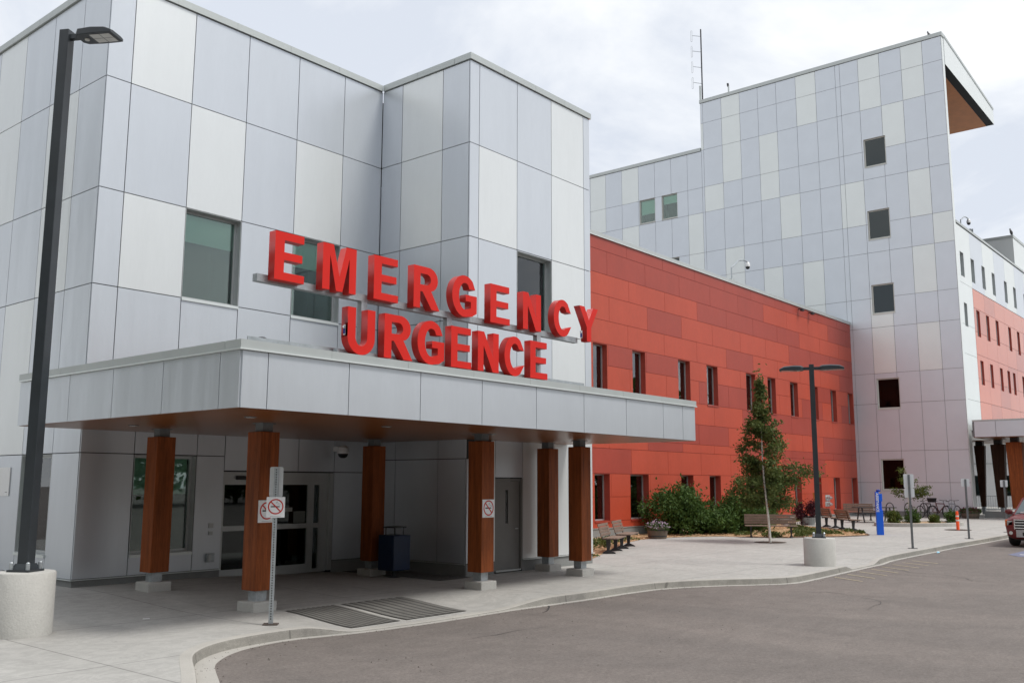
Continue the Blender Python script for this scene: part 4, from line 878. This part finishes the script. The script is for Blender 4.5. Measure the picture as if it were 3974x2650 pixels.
# flower barrels
def barrel(x,y,label,petal,leafm,seed,r=.36,h=.42,spill=0,zoff=0):
    z=pav(x,y); t=thing('flower_barrel',label,'planter',(x,y,z),'half barrel flower planters'); mb=MB()
    mb.lathe([(r*.84,0),(r*.93,h*.4),(r,h),(r*.93,h),(r*.9,h-.06),(0,h-.06)],x,y,mat('weathered_barrel',(.15,.115,.085),.85,noise=[(3,.2),(20,.15)],stretch=(6,6,.5)),28,z); b=mb.build('barrel',t,smooth=True)
    mb=MB()
    for k in (.18,.70): mb.lathe([(r*(.84+.16*k)+.004,h*k),(r*(.84+.16*k)+.012,h*k+.004),(r*(.85+.16*k)+.012,h*k+.04),(r*(.85+.16*k)+.004,h*k+.044)],x,y,BIRON,28,z)
    mb.build('hoop',b)
    rg=np.random.default_rng(seed); P=[];Q=[]
    for _ in range(900):
        a=rg.uniform(0,2*PI); q=r*1.15*math.sqrt(rg.random()); P.append((x+math.cos(a)*q,y+math.sin(a)*q,z+h+rg.uniform(-.08,.17)*(1.2-q/r*.7)-(.12*rg.random() if q>r else 0)))
    for _ in range(260):
        a=rg.uniform(0,2*PI); q=r*1.22*math.sqrt(rg.random()); Q.append((x+math.cos(a)*q,y+math.sin(a)*q,z+h+rg.uniform(.0,.24)*(1.25-q/r*.75)-(.06 if q>r else 0)))
    leaves('greenery',t,P,.05,leafm,seed=seed); leaves('blossom',t,Q,.042,petal,seed=seed+1)
barrel(31.50,19.10,'weathered half barrel of pale pink and white flowers beside the big round shrub',PINK,LEAF2,51,.40,.44)
barrel(57.2,14.55,'far half barrel of purple flowers against the foot of the tower corner',PURP,LEAF2,52,.50,.42)
z=pav(44.5,18.6); t=thing('red_leaved_shrub','dark crimson potted bush at the bed edge just behind the twin-headed lamp pole','potted bush',(44.5,18.6,z)); rg=np.random.default_rng(9)
leaves('foliage',t,blob_pts((44.5,18.6,z+.62),(.55,.55,.42),2600,rg,clump=26),.055,PURPL,seed=3); mb=MB(); mb.lathe([(.3,0),(.38,.36),(.35,.36),(.32,.3),(0,.3)],44.5,18.6,CONB,20,z); mb.build('pot',t)

# ================================================================ BENCHES
def make_bench(label,L=1.5,legs=(-.58,.58)):
    t=thing('park_bench',label,'bench',(0,0,0),'slatted benches on the plaza')     # length along x, faces -y
    mb=MB()
    for i in range(5): y=-.22+i*.095; mb.box((-L/2,y-.041,.43),(L/2,y+.041,.465),BWOOD)
    mb.build('seat',t,bevel=.005)
    mb=MB()
    for i in range(4):
        z=.50+i*.095; y=.235+.03*i; mb.box((-L/2,y,z),(L/2,y+.03,z+.083),BWOOD)
    mb.build('backrest',t,bevel=.005)
    for u in legs:
        mb=MB(); mb.box((u-.03,-.24,.40),(u+.03,.25,.428),BIRON); mb.loft([[(u-.03,-.02,.40),(u+.03,-.02,.40),(u+.03,.12,.40),(u-.03,.12,.40)],[(u-.025,.02,.06),(u+.025,.02,.06),(u+.025,.10,.06),(u-.025,.10,.06)]],BIRON)
        mb.loft([[(u-.04,-.17,0),(u+.04,-.17,0),(u+.04,.25,0),(u-.04,.25,0)],[(u-.04,-.15,.03),(u+.04,-.15,.03),(u+.04,.23,.03),(u-.04,.23,.03)],[(u-.025,0,.10),(u+.025,0,.10),(u+.025,.11,.10),(u-.025,.11,.10)]],BIRON)
        mb.tube([(u,.22,.40),(u,.262,.5),(u,.36,.86)],.016,BIRON,6); mb.build('leg',t)
    return t
def putb(b,x,y,rot): b.location=(x,y,pav(x,y)); b.rotation_euler=(0,0,rot)
b0=make_bench('weathered slatted bench nearest the grey block, its legs on the edge of the mulch'); putb(b0,24.74,16.56,R_(23))
dup(b0,(26.66,17.33,pav(26.6,17.3)),R_(22),'weathered slatted bench, the second from the grey block, before the pale flower barrel')
bm_=make_bench('dark slatted bench facing the road right behind the birch trunk',1.95,(-.75,.75)); putb(bm_,34.77,16.02,R_(-60))
dup(b0,(41.6,15.55,pav(41.6,15.5)),R_(44),'dark slatted bench beside the tip of the mulch bed, the one nearer the blue pillar')
dup(b0,(43.15,16.9,pav(43.1,16.9)),R_(41),'dark slatted bench next to the crimson bush, farther from the blue pillar')
dup(b0,(50.5,18.3,pav(50.5,18.3)),R_(-62),'pale grey slatted bench in the corner where the red wing meets the tower')
# picnic table
t=thing('picnic_table','dark steel picnic table with attached seat behind the blue pillar','picnic table',(0,0,0)); mb=MB()
mb.box((-1.0,-.36,.72),(1.0,.36,.755),BIRON); mb.build('table_top',t); mb=MB(); mb.box((-1.0,-.78,.43),(1.0,-.52,.46),BIRON); mb.build('seat',t); mb=MB(); mb.box((-1.0,.52,.43),(1.0,.78,.46),BIRON); mb.build('seat',t)
for u in (-.7,.7):
    mb=MB(); mb.tube([(u,-.2,.72),(u,-.5,0)],.035,BIRON,6); mb.tube([(u,.2,.72),(u,.5,0)],.035,BIRON,6); mb.tube([(u,-.7,.42),(u,.7,.42)],.025,BIRON,6); mb.build('leg',t)
putb(t,48.9,16.95,R_(-50))

# ================================================================ RED CAR
def car(xf,yc,label):
    zg=roadz(xf+2); t=thing('parked_car',label,'car',(xf,yc,zg)); L,Wd=4.42,1.80; wr=.36
    # body lofted along x : half-section (half width, z) rings, mirrored
    def ring(x,pts): return [(xf+x,yc-w_,zg+z_) for w_,z_ in pts]+[(xf+x,yc+w_,zg+z_) for w_,z_ in reversed(pts)]
    st=[(0.00,[(.55,.36),(.72,.42),(.76,.62),(.74,.80),(.62,.86)]),(.06,[(.62,.28),(.80,.40),(.84,.66),(.80,.88),(.60,.96)]),(.28,[(.66,.25),(.86,.36),(.90,.70),(.86,.93),(.60,1.02)]),
        (.95,[(.70,.25),(.90,.34),(.92,.72),(.88,.99),(.60,1.08)]),(1.35,[(.70,.25),(.90,.32),(.92,.74),(.89,1.05),(.62,1.11)]),(2.4,[(.70,.25),(.90,.32),(.92,.74),(.89,1.06),(.62,1.10)]),
        (3.7,[(.70,.27),(.90,.33),(.92,.76),(.89,1.07),(.62,1.10)]),(4.3,[(.66,.32),(.86,.40),(.88,.78),(.85,1.06),(.60,1.09)]),(4.42,[(.60,.38),(.80,.45),(.82,.78),(.80,1.02),(.58,1.04)])]
    mb=MB(); mb.loft([ring(x,p) for x,p in st],CARR); b=mb.build('body',t,smooth=True,bevel=.012)
    mb=MB(); mb.box((xf+.9,yc-.79,zg+1.70),(xf+4.1,yc+.79,zg+1.72),CARR); mb=MB()
    roof=[(1.95,[(.60,1.62),(.55,1.665)]),(2.2,[(.66,1.66),(.58,1.72)]),(3.4,[(.66,1.67),(.58,1.735)]),(4.15,[(.62,1.62),(.54,1.68)])]
    mb.loft([ring(x,p) for x,p in roof],CARR)
    for s in (-1,1):
        mb.tube([(xf+1.22,yc+s*.82,zg+1.06),(xf+1.98,yc+s*.63,zg+1.63)],.032,CARR,6); mb.tube([(xf+2.45,yc+s*.83,zg+1.05),(xf+2.55,yc+s*.66,zg+1.66)],.035,BLK,6); mb.tube([(xf+3.5,yc+s*.83,zg+1.05),(xf+3.5,yc+s*.66,zg+1.66)],.04,CARR,6); mb.tube([(xf+4.33,yc+s*.78,zg+1.05),(xf+4.1,yc+s*.62,zg+1.62)],.04,CARR,6)
    mb.build('roof',t,smooth=True)
    mb=MB(); CG=mat('car_glass',(.10,.12,.125),.06,spec=.8); ws=[(1.24,.80,1.08),(1.98,.61,1.62)]
    mb.face([(xf+1.24,yc-.80,zg+1.08),(xf+1.24,yc+.80,zg+1.08),(xf+1.98,yc+.61,zg+1.63),(xf+1.98,yc-.61,zg+1.63)],CG); mb.build('windscreen',t)
    mb=MB()
    for s in (-1,1): mb.face([(xf+1.4,yc+s*.80,zg+1.07),(xf+4.25,yc+s*.80,zg+1.07),(xf+4.05,yc+s*.63,zg+1.62),(xf+2.02,yc+s*.63,zg+1.62)],CG)
    mb.face([(xf+4.33,yc-.76,zg+1.07),(xf+4.33,yc+.76,zg+1.07),(xf+4.12,yc+.6,zg+1.62),(xf+4.12,yc-.6,zg+1.62)],CG); mb.build('side_window',t)
    mb=MB(); mb.box((xf+1.26,yc+.30,zg+1.085),(xf+1.33,yc+.60,zg+1.17),WHT); mb.build('dashboard_paper',t)
    mb=MB(); mb.tube([(xf+1.18,yc-.7,zg+1.10),(xf+1.2,yc+.1,zg+1.13)],.012,BLK,5); mb.tube([(xf+1.18,yc+.05,zg+1.10),(xf+1.2,yc+.72,zg+1.12)],.012,BLK,5); mb.build('wiper',t)
    # front face
    mb=MB(); mb.box((xf-.035,yc-.52,zg+.60),(xf+.06,yc+.52,zg+.93),BLK)
    for z in (.62,.715,.81,.90): mb.box((xf-.055,yc-.54,zg+z),(xf-.01,yc+.54,zg+z+.035),CHROME)
    for y in (-.555,.525): mb.box((xf-.05,yc+y,zg+.60),(xf+.02,yc+y+.035,zg+.94),CHROME)
    mb.build('grille',t,bevel=.006)
    mb=MB(); mb.box((xf-.075,yc-.50,zg+.33),(xf+.05,yc+.50,zg+.58),mat('bumper_silver',(.45,.45,.45),.35,metal=.5)); mb.box((xf-.08,yc-.30,zg+.38),(xf-.07,yc+.30,zg+.50),BLK); mb.build('bumper',t,bevel=.02)
    for s in (-1,1):
        mb=MB(); y0,y1=sorted((yc+s*.56,yc+s*.83)); mb.box((xf+.0,y0+.04,zg+.72),(xf+.14,y1-.04,zg+.88),mat('headlight_lens',(.30,.30,.28),.12)); y0,y1=sorted((yc+s*.80,yc+s*.862)); mb.box((xf+.05,y0,zg+.68),(xf+.24,y1,zg+.92),AMB); mb.build('headlight',t,bevel=.02)
        mb=MB(); mb.tube([(xf-.01,yc+s*.68,zg+.47),(xf+.05,yc+s*.68,zg+.47)],.06,LENS,14); mb.build('fog_light',t)
        mb=MB(); rings=[]
        for dx_,k in ((0,.6),(.03,1),(.12,1),(.17,.7)): rings.append([(xf+1.30+dx_,yc+s*1.00+.125*k*math.cos(a),zg+1.16+.095*k*math.sin(a)) for a in [2*PI*i/12 for i in range(12)]])
        mb.loft(rings,CARR); mb.tube([(xf+1.36,yc+s*.88,zg+1.07),(xf+1.36,yc+s*.95,zg+1.12)],.03,CARR,6); mb.build('wing_mirror',t,smooth=True)
        mb=MB(); mb.tube([(xf+1.9,yc+s*.5,zg+1.76),(xf+4.0,yc+s*.5,zg+1.79)],.018,BLK,6); mb.build('roof_rail',t)
        for xw in (.86,3.50):
            y0=yc+s*.72; mb=MB(); rings=[[(xf+xw+r*math.cos(a),y0+s*d,zg+wr+r*math.sin(a)) for a in [2*PI*i/28 for i in range(28)]] for d,r in ((-.10,.2),(-.10,wr-.02),(-.07,wr),(.14,wr),(.17,wr-.03),(.17,.22))]
            mb.loft(rings,RUB,caps=True); wh=mb.build('wheel',t,smooth=True); mb=MB(); rings=[[(xf+xw+r*math.cos(a),y0+s*d,zg+wr+r*math.sin(a)) for a in [2*PI*i/20 for i in range(20)]] for d,r in ((.172,.22),(.185,.21),(.165,.17),(.18,.05))]
            mb.loft(rings,ALU,caps=True); mb.build('rim',wh)
    mb=MB(); mb.box((xf+.4,yc-.68,zg+.2),(xf+4.1,yc+.68,zg+.3),BLK); mb.build('underbody',t)
    return t
cr=car(36.95,7.44,'dark red sport utility car parked facing the camera at the right edge of the road')

# ================================================================ FAR CANOPY WITH TAPERED COLUMNS
fc=thing('far_entrance_canopy','flat grey canopy on wide tapered brown columns at the foot of the tower, far right','canopy',(57,10,0))
mb=MB(); Wf=Wall('x',57.0); Wf.panels(mb,[(a,b,4.72,5.60,TG) for a,b in ((3.0,5.7),(5.7,8.4),(8.4,11.0),(11.0,12.9),(12.9,14.0))],[],gap=.01); mb.box((57.035,2.9,4.74),(66,14.1,5.58),JT); mb.build('fascia',fc)
mb=MB(); mb.box((57.0,2.9,5.60),(66,14.1,5.68),COP); mb.build('coping',fc); mb=MB(); mb.box((57.02,3,4.70),(65.9,14.05,4.735),SOFF); mb.box((61.3,14.051,4.70),(65.9,15.6,4.735),SOFF); mb.build('soffit',fc)
DWOOD=mat('dark_stained_wood',(.05,.018,.008),.6,spec=.25,noise=[(2.5,.4),(16,.25)],stretch=(5,5,.35))  # the column wood again, with the far canopy's shade put into its colour
def tcol(x,y,w0=.45,w1=.30,wm=WOOD):
    z=pav(x,y); mb=MB(); P=lambda w_,h:[(x-w_*.75,y-w_,h),(x+w_*.75,y-w_,h),(x+w_*.75,y+w_,h),(x-w_*.75,y+w_,h)]
    mb.loft([P(w1,z+.55),P(w0,4.45)],wm); c=mb.build('column',fc,bevel=.01); mb=MB(); mb.box((x-.09,y-.09,z+.1),(x+.09,y+.09,z+.548),GALV); mb.build('steel_foot',c); mb=MB(); mb.box((x-.2,y-.2,4.4505),(x+.2,y+.2,4.70),BLK); mb.build('steel_head',c)
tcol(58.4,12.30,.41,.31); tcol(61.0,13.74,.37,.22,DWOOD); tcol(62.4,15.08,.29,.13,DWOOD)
tcol(58.2,7.0)
pw=thing('planter_wall','low dark concrete wall under the far canopy behind the purple flower barrel','wall',(60,12,.25)); mb=MB(); mb.box((59.2,9.0,.1),(59.5,14.3,.62),CONB); mb.build('wall',pw); 
# railing between the far columns
t=thing('railing','thin metal railing seen between the far tapered columns','railing',(72,16,.3)); mb=MB()
y0,y1=13.5,19.5; x0=72.0
for z in (.45,1.35): mb.tube([(x0,y0,z),(x0,y1,z)],.025,GALV,6)
mb.build('rail',t); mb=MB()
for i in range(41): y=y0+(y1-y0)*i/40; mb.tube([(x0,y,.45),(x0,y,1.35)],.012 if i%10 else .03,GALV,5)
mb.build('balusters',t)
t=thing('hanging_plant','dark bushy hanging basket beside the first far tapered column','hanging basket',(62.6,13.55,2.1)); rg=np.random.default_rng(2); leaves('foliage',t,blob_pts((62.3,13.35,2.0),(.42,.42,.26),900,rg,clump=14),.07,LEAF2,seed=5); mb=MB(); mb.tube([(62.3,13.35,2.1),(62.5,13.5,2.9)],.012,BLK,5); mb.build('hanger',t)

# ================================================================ ROOF AND WALL DETAILS
def tubeobj(name,label,cat,pts,r,mt,loc,extra=None,group=None):
    t=thing(name,label,cat,loc,group); mb=MB(); mb.tube(pts,r,mt,8); mb.build('arm',t,smooth=True)
    if extra: extra(t)
    return t
def cam_arm(x,y,z,reach,h,label,s=1.0,dr=(.72,0)):
    t=thing('security_camera',label,'camera',(x,y,z),'dome cameras on roof arms'); mb=MB(); mb.box((x-.12*s,y-.08*s,z),(x+.12*s,y+.08*s,z+.22*s),COP); mb.tube([(x,y,z+.2*s),(x,y,z+.55*h),(x+reach*.45,y,z+h*.92),(x+reach*.7,y,z+h),(x+reach,y,z+h)],.035*s,GALV,8); mb.build('arm',t,smooth=False)
    mb=MB(); mb.lathe([(.05*s,.0),(.10*s,-.06*s),(.13*s,-.2*s),(.12*s,-.26*s)],x+reach,y,WHT,16,z+h); hd=mb.build('housing',t,smooth=True); mb=MB(); mb.lathe([(.11*s,-.26*s),(.10*s,-.33*s),(.05*s,-.38*s),(0,-.39*s)],x+reach,y,BLK,16,z+h); mb.build('dome',hd,smooth=True)
cam_arm(42.75,21.3,12.10,1.85,1.42,'white dome camera on a bent arm on the roof edge of the red wing')
cam_arm(60.9,14.9,17.64,1.9,1.05,'white dome camera on a bent arm on the far white building roof')
t=thing('camera_bracket','small cable bracket on the far roof edge beside the bent camera arm','bracket',(63.3,14.9,17.64)); mb=MB(); mb.box((63.0,14.85,17.64),(63.08,14.95,18.1),GALV); mb.box((63.5,14.85,17.64),(63.58,14.95,18.2),GALV); mb.box((63.08,14.87,17.85),(63.5,14.93,17.92),GALV); mb.build('frame',t)
t=thing('roof_antenna','tall mast with four folded dipole loops on the left roof corner of the tower','antenna',(58.3,31.03,25.8)); mb=MB(); mb.tube([(58.35,30.90,29.2),(58.35,30.90,34.85)],.05,BIRON,7); mb.build('mast',t); mb=MB(); mb.tube([(58.27,31.02,29.2),(58.27,31.02,30.5)],.08,COP,8); mb.build('bracket_pole',t)
for z in (34.3,33.1,31.9,30.68):
    mb=MB(); mb.tube([(58.35,30.90,z),(58.35,31.58,z+.28)],.02,GALV,5); P=[]
    for i in range(8): a=PI*i/7; P.append((58.35,31.66+.055*math.cos(a),z+.62+.055*math.sin(a)))
    for i in range(8): a=PI+PI*i/7; P.append((58.35,31.66+.055*math.cos(a),z-.12+.055*math.sin(a)))
    mb.tube(P,.013,ALU,5,closed=True); mb.build('dipole',t)
t=thing('roof_vent_pipe','short pipe with a dark cap on the tower roof near the antenna','pipe',(58.3,28.84,29.3)); mb=MB(); mb.tube([(58.35,28.84,29.2),(58.35,28.84,29.95)],.06,COP,8); mb.build('pipe',t); mb=MB(); mb.tube([(58.35,28.86,29.9),(58.35,28.9,30.12)],.08,BIRON,8); mb.build('cap',t)
t=thing('roof_bird','small dark bird perched on the highest roof corner of the tower','bird',(58.3,15.3,29.3)); mb=MB(); mb.loft([[(58.3+r*math.cos(a),15.3+off+r*.8*math.sin(a),29.31+z) for a in [2*PI*i/10 for i in range(10)]] for z,r,off in ((0,.03,0),(.05,.09,0),(.17,.11,.02),(.26,.07,.05),(.31,.06,.08),(.36,.05,.09),(.40,.015,.08))],BIRON); mb.build('body',t,smooth=True); mb=MB(); mb.loft([[(58.28,15.38,29.63),(58.32,15.38,29.63),(58.3,15.38,29.65)],[(58.3,15.46,29.625),(58.3,15.461,29.625),(58.3,15.46,29.626)]],BLK); mb.build('beak',t)
t=thing('roof_bird','small dark bird on the corner of the farthest roof at the right edge','bird',(75.0,14.95,20.2)); mb=MB(); mb.loft([[(75+r*math.cos(a),14.95+off+r*.8*math.sin(a),20.2+z) for a in [2*PI*i/10 for i in range(10)]] for z,r,off in ((0,.03,0),(.05,.1,0),(.2,.13,.02),(.34,.09,.05),(.40,.07,.08),(.46,.06,.09),(.52,.015,.08))],BIRON); mb.build('body',t,smooth=True)
for x,lab in ((50.16,'small dark floodlight under the red wing roof edge, nearer the camera'),(51.6,'small dark floodlight under the red wing roof edge, nearer the tower')):
    t=thing('floodlight',lab,'light',(x,21,11.75),'floodlights under the roof edge'); mb=MB(); mb.box((x-.04,20.84,11.76),(x+.04,21.0,11.82),BIRON); mb.box((x-.13,20.70,11.66),(x+.13,20.86,11.80),BIRON); mb.build('housing',t,bevel=.01)
t=thing('fire_connection','round chrome fire brigade inlets with plates on the red wall between narrow windows','fire inlet',(53.1,21,1.1)); mb=MB()
for x,z in ((52.95,1.38),(53.3,1.36),(53.0,1.04),(53.3,1.0)): mb.tube([(x,21.0,z),(x,20.86,z)],.085,ALU,14); mb.tube([(x,20.858,z),(x,20.80,z-.02)],.055,CHROME,12)
mb.build('inlets',t); mb=MB(); mb.box((52.8,20.985,1.2),(53.45,20.996,1.52),ALU); mb.box((52.75,20.985,.88),(53.45,20.996,1.16),ALU); mb.build('backplates',t)
t=thing('carved_post','orange carved wooden post with a small dark hole leaning against the red wing','carved post',(50.7,20.6,gnd(50.7,20.6))); mb=MB(); z=gnd(50.7,20.6); OW=mat('orange_wood',(.52,.24,.06),.7,noise=[(4,.25),(14,.2)],stretch=(3,3,.6)); rings=[]
for i in range(12):
    k=i/11; h=1.42*k; wx=.17+.10*math.sin(k*3.0+2.2)+.02*math.sin(k*19); cx_=50.62+.20*k-.25*k*k+.02*math.sin(k*14); rings.append([(cx_+wx*math.cos(a)*.8,20.62+.09*math.sin(a)+.1*k,z+h) for a in [2*PI*j/10 for j in range(10)]])
mb.loft(rings,OW); mb.build('trunk',t,smooth=True); mb=MB(); mb.lathe([(.035,0),(.03,.02)],50.62,20.62,BLK,10,z+1.3); mb.tube([(50.60,20.60,z+1.27),(50.60,20.53,z+1.27)],.045,BLK,8); mb.build('hole',t)
# white board on the left wall
t=thing('wall_notice_board','blank white rounded board on the grey side wall at the left edge','board',(8.69,21.6,2.1)); F=framefn((8.67,21.72,2.115),PI); mb=MB(); plate(mb,F,1.26,.60,.012,WHT,.02); mb.build('board',t); mb=MB(); bar(mb,F,.46,.56,-.225,-.215,.001,.002,BIRON); mb.build('mark',t)
# wall boxes left of the sliding door, sockets
t=thing('button_plate','pair of small pale call buttons on the grey wall left of the sliding doors','button',(11.6,18.07,1.1)); mb=MB(); mb.box((11.56,18.045,1.15),(11.67,18.068,1.25),ALU); mb.box((11.57,18.045,1.0),(11.66,18.068,1.08),ALU); mb.build('buttons',t,bevel=.004)
t=thing('outlet_box','small metal outlet box low on the grey wall left of the sliding doors','outlet',(11.6,18.07,.5)); mb=MB(); mb.box((11.52,18.0,.44),(11.70,18.068,.62),GALV); mb.box((11.55,17.985,.46),(11.62,18.0,.60),ALU); mb.build('box',t,bevel=.006)
t=thing('dome_camera','white dome camera on the dark wall beneath the entrance canopy','camera',(14.95,17.95,2.9)); mb=MB(); mb.box((14.88,17.9,2.86),(15.02,18.068,2.98),WHT); mb.lathe([(.06,.10),(.13,.04),(.145,-.06),(.13,-.10)],14.95,17.78,WHT,18,2.9); mb.box((14.92,17.78,2.90),(14.98,17.92,2.96),WHT); b=mb.build('housing',t,smooth=False); mb=MB(); mb.lathe([(.125,-.10),(.10,-.17),(.05,-.20),(0,-.205)],14.95,17.78,BLK,16,2.9); mb.build('dome',b,smooth=True)
# blue waste bin under the canopy
z=pav(15.1,16.05); t=thing('waste_bin','dark blue square waste bin with a wire top rack in the shade beneath the canopy','bin',(15.12,16.1,z)); mb=MB(); mb.box((14.86,15.84,z+.16),(15.38,16.36,z+.94),DBLUE,rot=.0); mb.build('body',t,bevel=.02)
mb=MB(); mb.lathe([(.16,0),(.05,.03),(.04,.17)],15.12,16.1,BIRON,14,z); mb.build('foot',t); mb=MB()
for dx_,dy_ in ((-.14,-.14),(.14,-.14),(.14,.14),(-.14,.14)): mb.tube([(15.12+dx_,16.1+dy_,z+.94),(15.12+dx_,16.1+dy_,z+1.10)],.012,BIRON,5)
mb.box((14.93,15.91,z+1.10),(15.31,16.29,z+1.125),BIRON); mb.build('top_rack',t)
# discarded face mask by the far kerb
x,y=32.5,9.30; z=roadz(x)+.02; t=MB(); rings=[[(x+.09*math.cos(a)*k,y+.05*math.sin(a)*k,z+h+.01*math.cos(3*a)) for a in [2*PI*i/12 for i in range(12)]] for k,h in ((1,.0),(.7,.025),(.2,.035))]; t.loft(rings,mat('mask_blue',(.35,.65,.80),.8)); o=t.build('face_mask',smooth=True); tag(o,'crumpled pale blue face mask lying in the gutter by the far kerb','face mask')
# tar patches / small litter
t=MB(); x,y=9.27,15.4; z=pav(8.2,13.2); t.prism([(7.92,14.06),(8.02,14.02),(8.05,14.08),(7.96,14.12)],pav(8,14)+.004,pav(8,14)+.008,WHT); o=t.build('paper_scrap'); tag(o,'small white paper scrap on the pavement between the concrete drum and the kerb','litter')
# black roof vent behind the coping
t=thing('roof_drain','low black dome just above the canopy roof edge left of URGENCE','roof vent',(8.15,11.6,3.95)); mb=MB(); mb.lathe([(.09,0),(.09,.21),(.075,.25),(.04,.27),(0,.275)],8.17,11.62,BLK,16,3.95); mb.build('cap',t,smooth=True)

# unseen trees mirrored in windows; tall near ones added to block low sky light
def far_tree(x,y,h,r,seed):
    rg=np.random.default_rng(seed); t=thing('roadside_tree','leafy tree across the car park','tree',(x,y,-.2),'trees across the car park'); mb=MB(); mb.tube([(x,y,-.2),(x,y,h*.5),(x,y,h*.85)],[.26,.18,.05],BARK,7); mb.build('trunk',t); leaves('crown',t,blob_pts((x,y,h*.56),(r,r,h*.46),2600,rg,clump=34),.55,LEAF2,seed=seed)
for i in range(-9,28):
    a=R_(-178+i*6.2); near=1-S((i-13)/7)
    x,y=22+math.cos(a)*(68-14*near),4+math.sin(a)*(58-12*near)
    far_tree(x,y,random.uniform(9,12)+8*near,random.uniform(3.2,4.2)+1.3*near,100+i)
